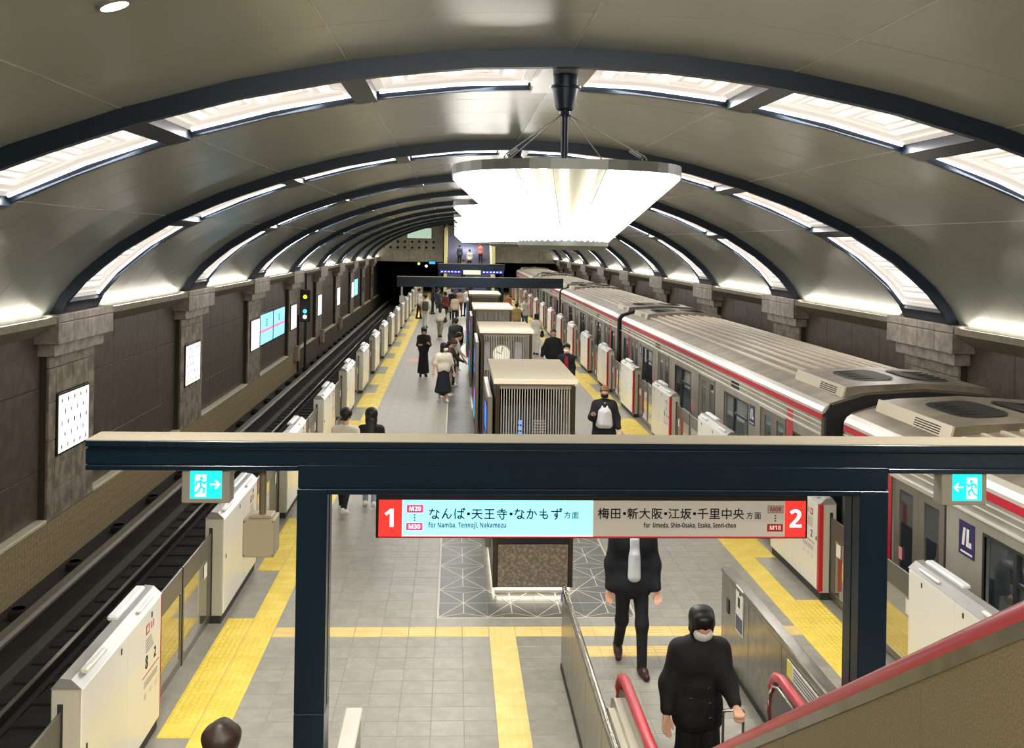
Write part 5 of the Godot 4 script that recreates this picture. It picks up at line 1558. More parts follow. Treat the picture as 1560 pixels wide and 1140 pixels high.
func make_kit() -> void:
	kit.head = blob([[V(0, 0.03, -0.025), V(0, 0.035, 0.015), 0.078, 0.076], [V(0, -0.03, 0.03), V(0, -0.075, 0.045), 0.058, 0.038], [V(0, 0.0, 0.086), V(0, -0.028, 0.100), 0.009, 0.013],
		[V(-0.074, -0.005, -0.005), V(-0.077, -0.033, 0.0), 0.014, 0.010], [V(0.074, -0.005, -0.005), V(0.077, -0.033, 0.0), 0.014, 0.010], [V(-0.03, 0.022, 0.076), V(0.03, 0.022, 0.076), 0.013, 0.013],
		[V(-0.014, -0.062, 0.076), V(0.014, -0.062, 0.076), 0.008, 0.008], [V(0, -0.06, -0.015), V(0, -0.16, -0.03), 0.050, 0.052]], 0.008, 90.0)
	var eyes := MB.new()
	for s in [-1.0, 1.0]:
		eyes.lathe([[0.0, -0.009], [0.008, -0.006], [0.011, 0.0], [0.008, 0.006], [0.0, 0.009]], 8, V(s * 0.030, 0.002, 0.079))
	kit.eyes = eyes.mesh()
	var mouth := MB.new()
	mouth.cbox(V(-0.018, -0.0635, 0.082), V(0.018, -0.060, 0.087), 0.001)
	kit.mouth = mouth.mesh()
	kit.mask = blob([[V(-0.045, -0.035, 0.058), V(0.045, -0.035, 0.058), 0.030, 0.030], [V(0, -0.03, 0.088), V(0, -0.055, 0.082), 0.026, 0.024], [V(-0.03, -0.06, 0.06), V(0.03, -0.06, 0.06), 0.028, 0.028]], 0.009, 60.0).mesh()
	var cap := [[V(-0.012, 0.05, -0.04), V(0.012, 0.05, -0.04), 0.083, 0.083], [V(0, 0.065, -0.02), V(0, 0.062, 0.025), 0.072, 0.062], [V(0, 0.0, -0.055), V(0, -0.04, -0.055), 0.062, 0.045], [V(-0.066, 0.03, 0.0), V(-0.066, 0.0, -0.005), 0.022, 0.014], [V(0.066, 0.03, 0.0), V(0.066, 0.0, -0.005), 0.022, 0.014]]
	kit.short = blob(cap, 0.010, 70.0).mesh()
	var locks := []
	for i in 7:
		var lx := -0.06 + 0.02 * i
		locks.append([V(lx * 0.7, 0.095, 0.045), V(lx * 1.1, 0.022 + 0.014 * (i % 2), 0.088 - absf(lx) * 0.35), 0.017, 0.008])
	for sd in [-1.0, 1.0]:
		locks.append([V(sd * 0.028, 0.060, -0.05), V(sd * 0.026, 0.066, 0.015), 0.072, 0.062])
		for i in 3:
			locks.append([V(sd * 0.072, 0.03, 0.03 - 0.035 * i), V(sd * 0.078, -0.085 - 0.012 * (i % 2), 0.035 - 0.04 * i), 0.022, 0.009])
	var bob := cap + locks + [[V(-0.045, 0.0, -0.06), V(-0.045, -0.10, -0.055), 0.045, 0.035], [V(0.045, 0.0, -0.06), V(0.045, -0.10, -0.055), 0.045, 0.035]]
	kit.bob = blob(bob, 0.007, 110.0).mesh()
	kit.long = blob(bob + [[V(-0.05, -0.08, -0.06), V(-0.05, -0.33, -0.085), 0.045, 0.030], [V(0.05, -0.08, -0.06), V(0.05, -0.33, -0.085), 0.045, 0.030], [V(0, -0.08, -0.07), V(0, -0.35, -0.095), 0.045, 0.032], [V(-0.075, -0.08, 0.0), V(-0.075, -0.26, -0.01), 0.022, 0.014], [V(0.075, -0.08, 0.0), V(0.075, -0.26, -0.01), 0.022, 0.014]], 0.010, 70.0).mesh()
	kit.tied = blob(cap + [[V(-0.04, 0.07, 0.055), V(0.04, 0.07, 0.055), 0.022, 0.022], [V(0, 0.10, -0.09), V(0, 0.10, -0.11), 0.040, 0.035]], 0.010, 70.0).mesh()
	kit.curly = blob(cap + [[V(-0.06, 0.08, 0.02), V(-0.06, 0.08, -0.05), 0.045, 0.045], [V(0.06, 0.08, 0.02), V(0.06, 0.08, -0.05), 0.045, 0.045], [V(0, 0.11, 0.03), V(0, 0.11, -0.05), 0.05, 0.05]], 0.010, 70.0).mesh()
	# hands hang down -y from the wrist, palm towards +x side of the left hand, fingers curl to +z
	for pose in ["relaxed", "grip"]:
		var bones := []
		var len := [0.068, 0.078, 0.073, 0.056]
		for i in 4:
			var x := -0.030 + 0.020 * i
			var kn := V(x, -0.085 + 0.004 * absf(i - 1.3), 0.004)
			bones.append([V(x * 0.7, -0.008, 0), kn, 0.0135, 0.0105])
			var d1 := V(0, -0.93, 0.36) if pose == "relaxed" else V(0, -0.25, 0.97)
			var d2 := V(0, -0.75, 0.66) if pose == "relaxed" else V(0, 0.95, 0.30)
			var p1: Vector3 = kn + d1 * len[i] * 0.52
			bones.append([kn, p1, 0.0095, 0.0085])
			bones.append([p1, p1 + d2 * len[i] * 0.48, 0.0082, 0.0068])
		bones.append([V(-0.018, -0.018, 0.004), V(-0.046, -0.052, 0.018), 0.014, 0.0105])
		bones.append([V(-0.046, -0.052, 0.018), V(-0.050, -0.086, 0.030) if pose == "relaxed" else V(-0.026, -0.072, 0.045), 0.0098, 0.0078])
		bones.append([V(0, 0.03, 0), V(0, -0.02, 0), 0.026, 0.024])
		kit[pose] = blob(bones, 0.0048, 260.0)

# pose: hl hr kl kr (hip and knee angles), al ar el er (arm swing, elbow), ol or (arm out), head_x, head_y, lean
func person(label: String, at: Vector3, turn: float, height: float, pose: Dictionary, look: Dictionary, cell := 0.028, group := "") -> Node3D:
	var o := thing("person", label, "person", at, turn, group)
	var s := height / 1.70
	var fat: float = look.get("fat", 1.0)
	var J := {}
	var low := 9.0
	for w in ["l", "r"]:
		var sd := 1.0 if w == "l" else -1.0
		var h: float = pose.get("h" + w, 0.0)
		var kn: float = pose.get("k" + w, 0.05)
		J["hip" + w] = V(sd * 0.088, 0.90, 0)
		J["knee" + w] = J["hip" + w] + V(sd * 0.005, -cos(h), sin(h)) * 0.42
		J["ank" + w] = J["knee" + w] + V(-sd * 0.01, -cos(h - kn), sin(h - kn)) * 0.41
		J["toe" + w] = J["ank" + w] + V(sd * 0.02, -0.045 - 0.09 * sin(maxf(0.0, kn - h) * 0.7), 0.165)
		J["heel" + w] = J["ank" + w] + V(0, -0.045 + 0.03 * sin(maxf(0.0, kn - h)), -0.045)
		low = minf(low, minf(J["toe" + w].y, J["heel" + w].y) - 0.035)
	for key in J:
		J[key] = J[key] - V(0, low, 0)
	var hip := V(0, 0.90 - low, 0)
	var lean: float = pose.get("lean", 0.03)
	var up := V(0, cos(lean), sin(lean))
	var fw := V(0, -sin(lean), cos(lean))
	var tp := func(x: float, y: float, z: float) -> Vector3: return hip + V(x, 0, 0) + up * (y - 0.90) + fw * z
	for w in ["l", "r"]:
		var sd := 1.0 if w == "l" else -1.0
		var a: float = pose.get("a" + w, 0.0) + lean
		var e: float = pose.get("e" + w, 0.25)
		var out: float = pose.get("o" + w, 0.12)
		var inw: float = pose.get("i" + w, 0.0)
		J["sh" + w] = tp.call(sd * 0.172, 1.362, 0.0)
		J["elb" + w] = J["sh" + w] + V(sd * sin(out), -cos(a) * cos(out), sin(a) * cos(out)) * 0.285
		var fd := V(sd * sin(out * 0.5 - inw), -cos(a + e) * cos(inw), sin(a + e) * cos(inw)).normalized()
		J["wri" + w] = J["elb" + w] + fd * 0.245
		J["fd" + w] = fd
	var neck: Vector3 = tp.call(0, 1.43, -0.01)
	var hb := Basis(Vector3.UP, pose.get("head_y", 0.0)) * Basis(Vector3.RIGHT, pose.get("head_x", 0.05) + lean)
	var hc: Vector3 = neck + up * 0.065 + hb * V(0, 0.095, 0.025)
	var torso := func(g: float) -> Array:
		return [[tp.call(-0.07 * fat, 0.93, 0), tp.call(0.07 * fat, 0.93, 0), 0.100 * fat + g, 0.100 * fat + g], [tp.call(-0.05 * fat, 1.08, 0.01 * fat), tp.call(0.05 * fat, 1.08, 0.01 * fat), 0.092 * fat + g, 0.092 * fat + g],
			[tp.call(-0.075 * fat, 1.25, 0.005), tp.call(0.075 * fat, 1.25, 0.005), 0.100 * fat + g, 0.100 * fat + g], [tp.call(0.04, 1.385, 0), tp.call(0.145, 1.35, 0), 0.056 + g, 0.048 + g], [tp.call(-0.04, 1.385, 0), tp.call(-0.145, 1.35, 0), 0.056 + g, 0.048 + g], [tp.call(0, 1.35, 0), neck - up * 0.015, 0.07 + g * 0.5, 0.042 + g * 0.2]]
	# skin: one mesh from head to ankles
	var bones: Array = torso.call(-0.012)
	for w in ["l", "r"]:
		bones.append([J["sh" + w], J["elb" + w], 0.043, 0.036])
		bones.append([J["elb" + w], J["wri" + w], 0.036, 0.025])
		bones.append([J["hip" + w], J["knee" + w], 0.070, 0.050])
		bones.append([J["knee" + w], J["ank" + w], 0.048, 0.034])
		bones.append([J["heel" + w], J["toe" + w], 0.033, 0.028])
	bones.append([neck - up * 0.04, neck + up * 0.05, 0.05, 0.05])
	var body := blob(bones, cell, 45.0)
	body.add(kit.head, Transform3D(hb, hc))
	for w in ["l", "r"]:
		var sd := 1.0 if w == "l" else -1.0
		var y: Vector3 = -J["fd" + w]
		var z := V(-sd * 0.35, 0, 1)
		if absf(y.z) > 0.75:
			z = V(-sd * 0.3, 1, 0)
		z = (z - y * z.dot(y)).normalized()
		var b := Basis(y.cross(z), y, z)
		var grip: bool = look.get("grip", "") == w
		if grip:
			b = Basis(V(-1, 0, 0), V(0, 0.35, -0.94).normalized(), V(0, -0.94, -0.35).normalized())
		var hand: MB = kit["grip" if grip else "relaxed"]
		body.add(hand, Transform3D(b * Basis.from_scale(V(sd, 1, 1)), J["wri" + w]))
	var skin: Color = look.get("skin", Color(0.80, 0.62, 0.52))
	o.scale = Vector3.ONE * s
	part(o, "body", body, paint(skin, 0.6))
	var face := Transform3D(hb, hc)
	part(o, "eyes", kit.eyes, paint(Color(0.09, 0.06, 0.05), 0.3)).transform = face
	if look.has("mask"):
		part(o, "face_mask", kit.mask, paint(look.mask, 0.7)).transform = face
	else:
		part(o, "mouth", kit.mouth, paint(Color(0.55, 0.30, 0.28), 0.5)).transform = face
	part(o, "hair", kit[look.get("hair", "short")], paint(look.get("hair_c", Color(0.045, 0.04, 0.04)), 0.46)).transform = face
	# upper garment
	var g: float = look.get("loose", 0.012) - 0.010
	var tb: Array = torso.call(g)
	if look.has("open_neck"):
		tb.pop_back()
		tb.append([tp.call(0, 1.33, 0), neck - up * 0.035, 0.085, 0.035])
	var hem: float = look.get("hem", 0.90)
	tb.append([tp.call(-0.075 * fat, hem, 0.0), tp.call(0.075 * fat, hem, 0.0), 0.108 * fat + g, 0.108 * fat + g])
	var sl: float = look.get("sleeve", 1.0)
	for w in ["l", "r"]:
		var sg := g * 0.8
		tb.append([J["sh" + w], J["sh" + w].lerp(J["elb" + w], minf(1.0, sl * 2.0)), 0.052 + sg, lerpf(0.052, 0.045, minf(1.0, sl * 2.0)) + sg + look.get("puff", 0.0)])
		if sl > 0.5:
			tb.append([J["elb" + w], J["elb" + w].lerp(J["wri" + w], (sl - 0.5) * 2.0 * 0.93), 0.044 + sg, 0.036 + sg])
	part(o, look.get("top_name", "shirt"), blob(tb, cell, 30.0), paint(look.get("top", Color(0.1, 0.1, 0.12)), 0.8))
	if look.has("inner"):
		var iw: float = look.get("inner_w", 1.0)
		var wide := []
		if iw > 1.5:
			for wx in [-0.075, 0.0, 0.075]:
				wide.append([tp.call(wx * 0.5, 1.37, 0.055), tp.call(wx * 0.9, 1.22, 0.085), 0.055, 0.085])
				wide.append([tp.call(wx * 0.9, 1.22, 0.085), tp.call(wx * 1.1, 0.97, 0.085), 0.085, 0.10])
		part(o, "inner_shirt", blob(wide + [[tp.call(-0.022 * iw, 1.37 - 0.02 * iw, 0.084 + g), tp.call(-0.020 * iw, 0.98, 0.112 * fat + g), 0.030, 0.042 * fat], [tp.call(0.022 * iw, 1.37 - 0.02 * iw, 0.084 + g), tp.call(0.020 * iw, 0.98, 0.112 * fat + g), 0.030, 0.042 * fat], [tp.call(0, 1.2, 0.105 * fat + g), tp.call(0, 1.0, 0.110 * fat + g), 0.042 * fat, 0.045 * fat]], cell * 0.6, 80.0), paint(look.inner, 0.7))
	# lower garment
	var lb := [[hip + V(-0.075 * fat, 0.02, 0), hip + V(0.075 * fat, 0.02, 0), 0.107 * fat, 0.107 * fat]]
	var low_c := paint(look.get("low", Color(0.07, 0.07, 0.09)), 0.85)
	match look.get("lower", "trousers"):
		"trousers":
			var wd: float = look.get("wide", 0.0)
			for w in ["l", "r"]:
				lb.append([J["hip" + w] - V(0, 0.03, 0), J["knee" + w], 0.085 * sqrt(fat), 0.062 + wd])
				lb.append([J["knee" + w], J["ank" + w] + V(0, 0.01, 0), 0.060 + wd, 0.050 + wd])
			part(o, "trousers", blob(lb, cell, 55.0), low_c)
		"skirt":
			var he: float = look.get("skirt_hem", 0.28)
			var ra: float = look.get("skirt_r", 0.18)
			for i in 12:
				var an := TAU * i / 12
				lb.append([hip + V(cos(an) * 0.06, 0.10, sin(an) * 0.045), V(cos(an) * ra, he, sin(an) * ra * 0.8), 0.06, 0.055])
			lb.append([hip, V(0, he + 0.02, 0), 0.10, ra * 0.8])
			part(o, "skirt", blob(lb, cell, 55.0), low_c)
	for w in ["l", "r"]:
		part(o, "shoe", blob([[J["heel" + w], J["toe" + w], 0.040, 0.034], [J["heel" + w] + V(0, 0.03, 0.01), J["toe" + w].lerp(J["heel" + w], 0.45) + V(0, 0.025, 0), 0.040, 0.038]], 0.014, 60.0), paint(look.get("shoe", Color(0.07, 0.06, 0.06)), 0.5))
	if look.has("backpack"):
		part(o, "backpack", blob([[tp.call(-0.07, 1.30, -0.19), tp.call(-0.07, 0.98, -0.21), 0.085, 0.095], [tp.call(0.07, 1.30, -0.19), tp.call(0.07, 0.98, -0.21), 0.085, 0.095]], cell, 50.0), paint(look.backpack, 0.8))
		part(o, "strap", MB.new().tube([tp.call(0.10, 1.42, -0.09), tp.call(0.11, 1.46, 0.0), tp.call(0.10, 1.33, 0.13), tp.call(0.12, 1.1, 0.10)], 0.02, 6), paint(look.backpack, 0.8))
	if look.has("bag"):
		var bp: Vector3 = tp.call(-0.24, 0.95, 0.02)
		part(o, "shoulder_bag", blob([[bp, bp + V(0, -0.14, 0), 0.07, 0.09], [bp + V(0, 0, 0.08), bp + V(0, -0.14, 0.08), 0.06, 0.08]], cell, 60.0), paint(look.bag, 0.6))
		part(o, "bag_strap", MB.new().tube([bp + V(0, 0.05, 0.03), tp.call(-0.10, 1.46, 0.02), tp.call(0.12, 1.2, 0.14)], 0.012, 6), paint(look.bag, 0.6))
	return o

func suitcase() -> void:
	var t := thing("suitcase", "dark wheeled suitcase with a raised silver handle in the black-clad traveller's hand", "suitcase", V(2.10, 0, -7.62))
	var silver := mat("rail_chrome")
	part(t, "shell", MB.new().cbox(V(-0.20, 0.05, -0.13), V(0.20, 0.62, 0.13), 0.04), paint(Color(0.07, 0.07, 0.075), 0.4))
	for x in [-0.075, 0.075]:
		part(t, "handle_rod", MB.new().tube([V(x, 0.6, -0.1), V(x, 0.985, -0.1)], 0.010, 8), silver)
	part(t, "grip", MB.new().tube([V(-0.080, 0.96, -0.1), V(-0.072, 0.995, -0.1), V(-0.05, 1.005, -0.1), V(0.05, 1.005, -0.1), V(0.072, 0.995, -0.1), V(0.080, 0.96, -0.1)], 0.014, 8), silver)
	for x in [-0.16, 0.16]:
		for z in [-0.1, 0.1]:
			part(t, "wheel", MB.new().tube([V(x - 0.012, 0.025, z), V(x + 0.012, 0.025, z)], 0.025, 10), mat("gate_dark"))

func make_people() -> void:
	make_kit()
	var navy := Color(0.055, 0.065, 0.10)
	var black := Color(0.035, 0.035, 0.04)
	var white := Color(0.85, 0.84, 0.81)
	person("man in dark navy suit and white shirt walking towards the escalator", V(1.90, 0, -11.0), 0.0, 1.74, {"hl": 0.25, "kl": 0.12, "hr": -0.12, "kr": 0.5, "al": 0.06, "ar": -0.08, "el": 0.2, "er": 0.2, "ol": 0.16, "or": 0.16}, {"top": navy, "top_name": "jacket", "hem": 0.84, "loose": 0.022, "inner": Color(0.80, 0.81, 0.83), "low": Color(0.075, 0.08, 0.095), "shoe": Color(0.20, 0.05, 0.06), "hair": "short"}, 0.014)
	var wm := person("person in loose black clothes with bowed head pulling a suitcase onto the escalator", V(1.93, 0, -8.12), 0.05, 1.63, {"hl": 0.12, "kl": 0.1, "hr": -0.05, "kr": 0.15, "al": 0.55, "el": 0.62, "ol": 0.06, "il": 0.05, "ar": -0.05, "er": 0.35, "or": 0.28, "head_x": 0.38, "lean": 0.05}, {"top": Color(0.035, 0.036, 0.042), "top_name": "coat", "hem": 0.80, "loose": 0.032, "sleeve": 0.92, "open_neck": true, "low": Color(0.03, 0.033, 0.042), "wide": 0.025, "hair": "bob", "mask": Color(0.82, 0.81, 0.79), "grip": "l"}, 0.014)
	for b in [[0.05, 1.10], [0.055, 0.98], [0.06, 0.86], [-0.10, 1.02]]:
		part(wm, "button", MB.new().lathe([[0.0, 0.004], [0.009, 0.003], [0.011, 0.0]], 10, Vector3.ZERO), paint(Color(0.6, 0.58, 0.54), 0.3), V(b[0], b[1], 0.150)).rotation.x = PI / 2
	suitcase()
	person("person with brown hair whose head shows at the bottom edge, lower left", V(-1.26, 0, -6.0), PI, 1.66, {"hl": 0.2, "hr": -0.2}, {"hair": "curly", "hair_c": Color(0.17, 0.115, 0.08), "top": Color(0.5, 0.48, 0.45)}, 0.03)
	person("man with black hair in white shirt and dark trousers behind the gantry, left", V(-1.72, 0, -17.3), PI - 0.2, 1.70, {"hl": 0.22, "hr": -0.2, "kr": 0.4}, {"top": Color(0.86, 0.82, 0.76), "sleeve": 0.4, "low": black, "shoe": white, "hair": "short"}, 0.024)
	person("long black-haired woman in pale jeans behind the gantry, left", V(-1.34, 0, -17.75), PI, 1.62, {"hl": 0.15, "hr": -0.18, "kr": 0.35}, {"top": black, "low": Color(0.55, 0.62, 0.66), "shoe": white, "hair": "long"}, 0.024)
	person("woman in cream blouse and long dark skirt looking right, walking towards the viewer", V(-0.26, 0, -29.5), 0.15, 1.60, {"hl": 0.15, "hr": -0.1, "head_y": 0.55, "ol": 0.3, "or": 0.35, "al": 0.1}, {"top": Color(0.88, 0.84, 0.74), "sleeve": 0.45, "hem": 0.99, "puff": 0.012, "loose": 0.02, "lower": "skirt", "low": Color(0.12, 0.12, 0.145), "skirt_hem": 0.32, "skirt_r": 0.20, "shoe": white, "hair": "long", "mask": Color(0.9, 0.89, 0.87)}, 0.026)
	person("woman in long black dress looking down at her phone", V(-0.97, 0, -35.0), 0.1, 1.62, {"al": 0.3, "ar": 0.3, "el": 1.5, "er": 1.3, "il": 0.3, "ir": 0.3, "head_x": 0.4}, {"top": Color(0.02, 0.03, 0.055), "sleeve": 0.7, "hem": 1.0, "lower": "skirt", "low": Color(0.02, 0.03, 0.055), "skirt_hem": 0.18, "skirt_r": 0.15, "hair": "bob"}, 0.026)
	person("person in brown top and wide cream trousers leaning to the kiosk screen", V(-0.15, 0, -30.6), PI / 2 - 0.3, 1.64, {"lean": 0.2, "al": 0.3, "ar": 0.2, "el": 0.6, "head_x": 0.3}, {"top": Color(0.31, 0.26, 0.19), "low": Color(0.80, 0.75, 0.65), "wide": 0.045, "hair": "tied", "hair_c": Color(0.25, 0.17, 0.11), "shoe": white, "bag": Color(0.17, 0.19, 0.21)}, 0.026)
	person("person in white shirt with dark backpack and navy trousers by the kiosk", V(-0.02, 0, -32.7), PI / 2 + 0.3, 1.66, {"lean": 0.25, "al": 0.3, "head_x": 0.3}, {"top": Color(0.82, 0.80, 0.78), "sleeve": 0.4, "low": Color(0.05, 0.07, 0.13), "wide": 0.02, "backpack": Color(0.04, 0.06, 0.11), "hair": "short", "hair_c": Color(0.08, 0.06, 0.05), "shoe": white}, 0.026)
	person("person in dark grey coat standing left of the kiosks, seen from behind", V(0.08, 0, -38.0), PI, 1.70, {}, {"top": Color(0.19, 0.20, 0.21), "top_name": "coat", "hem": 0.72, "loose": 0.035, "low": Color(0.10, 0.10, 0.12), "hair": "short", "hair_c": Color(0.20, 0.18, 0.16)}, 0.03)
	person("long-haired woman in white top and beige trousers walking away", V(-0.62, 0, -49.5), PI - 0.2, 1.60, {"hl": 0.2, "hr": -0.2, "kr": 0.3}, {"top": white, "low": Color(0.56, 0.52, 0.45), "hair": "long", "bag": Color(0.2, 0.15, 0.12), "wide": 0.015}, 0.03)
	person("man with olive backpack and black case walking away on the left", V(-1.45, 0, -54.5), PI, 1.74, {"hl": 0.2, "hr": -0.25, "kr": 0.3}, {"top": Color(0.80, 0.80, 0.80), "sleeve": 0.4, "low": Color(0.75, 0.75, 0.74), "backpack": Color(0.27, 0.29, 0.21), "hair": "short"}, 0.03)
	person("blond woman with black mask, white top and navy cardigan facing the viewer", V(2.96, 0, -20.6), -0.1, 1.63, {"hl": 0.12, "hr": -0.12, "ar": 0.25, "er": 1.6, "ir": 0.2, "or": 0.3, "al": 0.05, "el": 0.5, "ol": 0.3}, {"top": Color(0.035, 0.045, 0.085), "top_name": "cardigan", "hem": 0.75, "loose": 0.03, "fat": 1.25, "inner": Color(0.82, 0.82, 0.83), "low": Color(0.03, 0.035, 0.07), "lower": "skirt", "skirt_hem": 0.35, "skirt_r": 0.2, "hair": "tied", "hair_c": Color(0.46, 0.31, 0.16), "inner_w": 2.4, "open_neck": true, "mask": Color(0.04, 0.03, 0.04)}, 0.022)
	person("man in dark teal jacket with bare hands walking towards the viewer", V(3.13, 0, -33.3), 0.0, 1.72, {"hl": 0.2, "hr": -0.15, "or": 0.45, "ol": 0.35}, {"top": Color(0.03, 0.07, 0.085), "low": black, "loose": 0.03, "fat": 1.15, "hair": "short"}, 0.026)
	person("person with curly hair, white mask, red shirt and navy jacket behind the first kiosk", V(3.10, 0, -29.0), -0.1, 1.66, {"hl": 0.1, "hr": -0.15}, {"top": Color(0.035, 0.05, 0.085), "top_name": "jacket", "inner": Color(0.55, 0.05, 0.10), "low": black, "hair": "curly", "mask": Color(0.9, 0.89, 0.86)}, 0.026)
	person("woman all in white with a dark bag on the right side of the platform", V(3.30, 0, -42.3), PI - 0.3, 1.62, {"hl": 0.15, "hr": -0.2, "ar": 0.5, "er": 0.8}, {"top": Color(0.86, 0.84, 0.80), "low": Color(0.84, 0.81, 0.75), "wide": 0.03, "hair": "bob", "bag": Color(0.04, 0.06, 0.1)}, 0.03)
	person("person in mustard shirt right of the kiosks, seen from behind", V(2.95, 0, -50.0), PI, 1.58, {}, {"top": Color(0.62, 0.52, 0.33), "sleeve": 0.4, "low": Color(0.1, 0.11, 0.14)}, 0.032)
	person("man in white shirt and blue jeans standing by the right gates", V(3.55, 0, -53.0), 0.3, 1.72, {"ar": 0.4, "er": 1.2}, {"top": Color(0.84, 0.81, 0.77), "low": Color(0.26, 0.38, 0.46), "hair": "short", "bag": Color(0.1, 0.1, 0.1)}, 0.032)
	person("person in orange top in the distance right of the kiosks", V(2.95, 0, -58.5), 0.4, 1.64, {}, {"top": Color(0.66, 0.36, 0.27), "low": navy}, 0.034)
	person("person in dark clothes in the distance just right of the fourth kiosk", V(2.5, 0, -62.0), PI, 1.72, {}, {"top": Color(0.06, 0.07, 0.12), "low": navy, "backpack": Color(0.07, 0.07, 0.09)}, 0.034)
	var crowd := [[-2.0, -61.5, 1.72, white, black, "person in white shirt waiting at the far left gates"], [-0.95, -62.0, 1.7, Color(0.22, 0.27, 0.32), Color(0.25, 0.33, 0.38), "tall person in blue-grey in the far crowd, left"], [-0.5, -60.0, 1.62, Color(0.45, 0.22, 0.20), navy, "person in dull red top in the far crowd"], [-0.1, -61.0, 1.74, Color(0.08, 0.10, 0.14), black, "tall person in black in the far crowd"], [0.05, -57.5, 1.60, Color(0.74, 0.68, 0.60), black, "person in beige top in the far crowd, near its right end"], [0.35, -63.5, 1.68, Color(0.60, 0.50, 0.42), Color(0.2, 0.2, 0.22), "person in tan top in the far crowd"], [0.75, -64.0, 1.70, Color(0.75, 0.72, 0.70), navy, "person in pale top by the far kiosk"], [-1.3, -65.5, 1.66, Color(0.10, 0.12, 0.18), black, "person in navy deep in the far crowd"], [-0.3, -67.0, 1.70, Color(0.8, 0.77, 0.72), black, "person in cream deep in the far crowd"]]
	for c in crowd:
		person(c[5], V(c[0], 0, c[1]), PI + c[0], c[2], {"hl": 0.1, "hr": -0.1}, {"top": c[3], "low": c[4], "hair": "bob" if c[2] < 1.69 else "short"}, 0.04, "far crowd")
	for c in [[0.1, 1.4, -84.4, Color(0.55, 0.42, 0.32)], [0.6, 2.2, -85.9, Color(0.80, 0.78, 0.74)], [-0.2, 2.55, -86.5, Color(0.2, 0.22, 0.3)], [1.5, 2.7, -86.7, Color(0.7, 0.45, 0.42)]]:
		person("climber on the far end stairs wearing %s" % {0.1: "brown", 0.6: "white", -0.2: "dark blue", 1.5: "pink"}[c[0]], V(c[0] + 0.6, c[1], c[2]), PI, 1.68, {"hl": 0.5, "kl": 0.6}, {"top": c[3], "low": navy}, 0.045, "people on the far stairs")
	# passengers in the train
	person("standing passenger in dark top and pale sleeves behind the nearest train door", V(5.75, 0, -11.75), -PI / 2 + 0.5, 1.68, {"al": 0.4, "el": 1.2}, {"top": Color(0.55, 0.68, 0.78), "low": black, "sleeve": 0.45}, 0.035, "train passengers")
	person("standing passenger with raised arm right of the nearest train door", V(5.65, 0, -10.95), PI / 2 + 0.4, 1.66, {"al": 0.5, "el": 0.9}, {"top": Color(0.08, 0.09, 0.13), "low": Color(0.1, 0.12, 0.16)}, 0.035, "train passengers")
	person("seated passenger with grey hair at the nearest train window", V(5.55, -0.55, -9.2), PI / 2, 1.66, {"head_x": 0.2}, {"top": Color(0.2, 0.2, 0.22), "hair_c": Color(0.25, 0.25, 0.26)}, 0.035, "train passengers")
	person("passenger in pale shirt at the window of the second car", V(5.6, -0.45, -19.3), PI / 2, 1.66, {}, {"top": Color(0.72, 0.76, 0.78)}, 0.035, "train passengers")

# ---------------------------------------------------------------- scene
const COFFER := 3.0
const CHAND := 9.0
const COVE := 1.8
const BASEL := 0.16
const TUBE := 8.0
const FRONT := 26.0
const DOWN := 14.0

func base_materials() -> void:
	mat("lamp_grey", Color(0.47, 0.48, 0.47), 0.45, 0.4)
	mat("navy_steel", Color(0.055, 0.125, 0.19), 0.38, 0.3)
	mat("gantry_navy", Color(0.05, 0.125, 0.18), 0.26, 0.25)
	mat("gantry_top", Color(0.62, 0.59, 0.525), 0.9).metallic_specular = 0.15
	mat("kiosk_roof", Color(0.82, 0.78, 0.70), 0.9).metallic_specular = 0.15
	mat("gate_dark", Color(0.16, 0.15, 0.14), 0.6)
	mat("ad_frame", Color(0.10, 0.07, 0.06), 0.4)
	mat("floor_joint", Color(0.60, 0.58, 0.53), 0.7)
	mat("rail_chrome", Color(0.75, 0.74, 0.70), 0.15, 0.9)
	mat("sign_black", Color(0.03, 0.03, 0.035), 0.35)
	mat("screen_frame", Color(0.05, 0.08, 0.2), 0.4)

func concourse_lights() -> void:   # ceiling panels over the landing where the viewer stands
	for i in 3:
		var x: float = [-1.6, 1.05, 3.7][i]
		var t := thing("ceiling_light_panel", "%s white ceiling panel above the upper landing, behind the viewer" % ["left", "middle", "right"][i], "light", V(x, 5.45, 1.6), 0.0, "landing ceiling panels")
		var tilt := Basis(Vector3.RIGHT, 0.5)
		part(t, "housing", MB.new().cbox(V(-0.85, 0.02, -0.65), V(0.85, 0.10, 0.65), 0.02), mats["lamp_grey"]).basis = tilt
		part(t, "diffuser", MB.new().box(V(-0.8, 0.0, -0.6), V(0.8, 0.02, 0.6)), glow("landing_panel_light", Color(1.0, 0.98, 0.94), 2.0)).basis = tilt
		area_light(V(x, 5.45, 1.6) + tilt * V(0, -0.02, 0), tilt * Vector3.DOWN, Vector3.RIGHT, Vector2(1.6, 1.2), FRONT, Color(1.0, 0.97, 0.91))

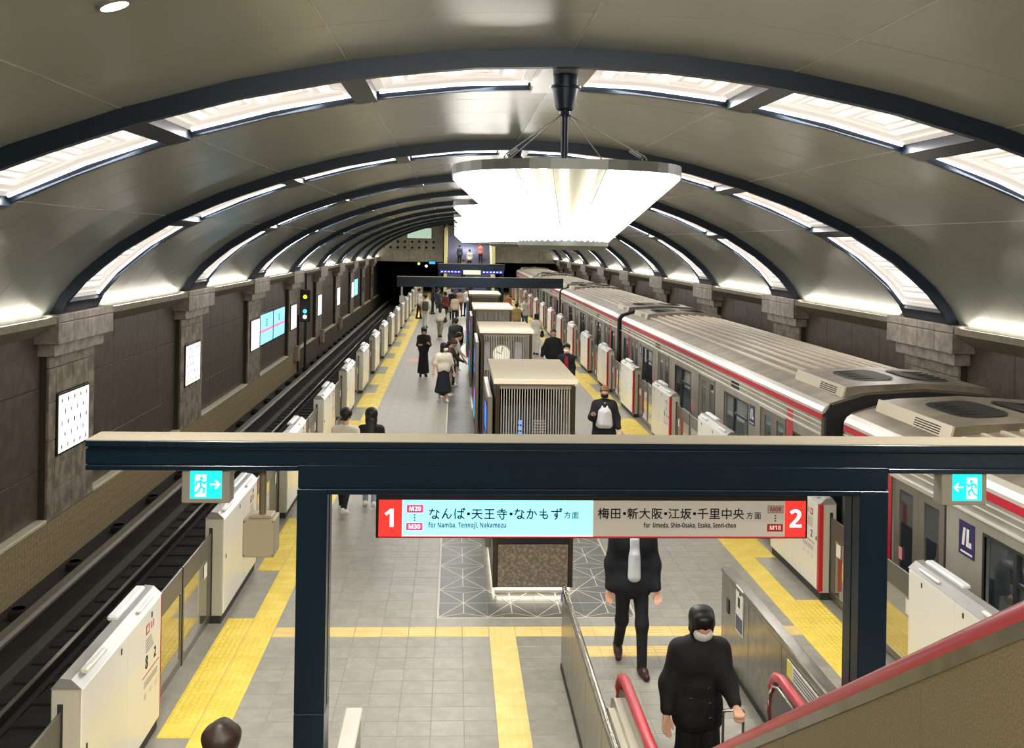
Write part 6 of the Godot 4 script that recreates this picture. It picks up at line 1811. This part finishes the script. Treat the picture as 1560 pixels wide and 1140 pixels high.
func _ready() -> void:
	# camera: level, turned a little to the right, lens shifted down
	var cam := Camera3D.new()
	cam.name = "camera"
	add_child(cam)
	var psi := atan(87.0 / 1620.0)
	var roll := 0.016
	var right := V(cos(psi), 0, sin(psi))
	var fwd := V(sin(psi), 0, -cos(psi))
	cam.transform = Transform3D(Basis(right * cos(roll) + Vector3.UP * sin(roll), Vector3.UP * cos(roll) - right * sin(roll), -fwd), EYE)
	cam.projection = Camera3D.PROJECTION_FRUSTUM
	cam.near = 0.05
	cam.far = 300.0
	cam.size = 0.05 * 1140.0 / 1620.0
	cam.frustum_offset = Vector2(0, -0.05 * 198.5 / 1620.0)
	cam.current = true
	var we := WorldEnvironment.new()
	we.name = "environment"
	var env := Environment.new()
	env.background_mode = Environment.BG_COLOR
	env.background_color = Color(0.0, 0.0, 0.0)
	env.tonemap_mode = Environment.TONE_MAPPER_LINEAR
	env.tonemap_exposure = 1.15
	env.sdfgi_enabled = true
	env.ssao_enabled = true
	env.ssil_enabled = true
	we.environment = env
	add_child(we)
	base_materials()
	make_profile()
	make_ceiling()
	make_wall(-1.0)
	make_wall(1.0)
	make_floor()
	make_tracks()
	make_end()
	for k in 10:
		chandelier(k)
	make_train()
	gantry()
	far_gantries()
	for i in 18:
		gate(-1.0, i, -(7.68 + 4.66 * i) if i > 0 else -7.68)
		gate(1.0, i, -(8.44 + 4.66 * i))
	for i in 4:
		kiosk(i, 13.35 + 7.5 * i)
	escalator()
	make_ads()
	concourse_lights()
	make_people()
	# round downlights in the vault over the landing; one shows at the top left edge
	for i in 6:
		var s := -3.15 if i % 2 == 0 else 3.15
		var z: float = [-6.5, -3.6, -0.7][i / 2]
		var d := arch(s, 0.0)
		var dl := thing("downlight", "small round white downlight in the ceiling, %s, %s" % ["left side" if s < 0 else "right side", ["at the top edge of the view", "over the escalator", "over the viewer"][i / 2]], "light", V(d.x, d.y, z), 0.0, "downlights over the landing")
		part(dl, "rim", MB.new().lathe([[0.0, 0.01], [0.11, 0.01], [0.11, -0.02], [0.085, -0.025]], 24, Vector3.ZERO), mats["lamp_grey"]).rotation.z = -0.105 * s
		part(dl, "lens", MB.new().lathe([[0.085, -0.024], [0.0, -0.03]], 24, Vector3.ZERO), glow("downlight_light", Color(1, 1, 1), 4.0)).rotation.z = -0.105 * s
		var sp := SpotLight3D.new()
		sp.name = named("lamp_light")
		add_child(sp)
		sp.position = V(d.x, d.y - 0.06, z)
		sp.rotation.x = -PI / 2
		sp.spot_angle = 58.0
		sp.spot_range = 40.0
		sp.light_energy = DOWN
		sp.light_size = 0.08
		sp.light_color = Color(1.0, 0.97, 0.92)
		sp.shadow_enabled = true
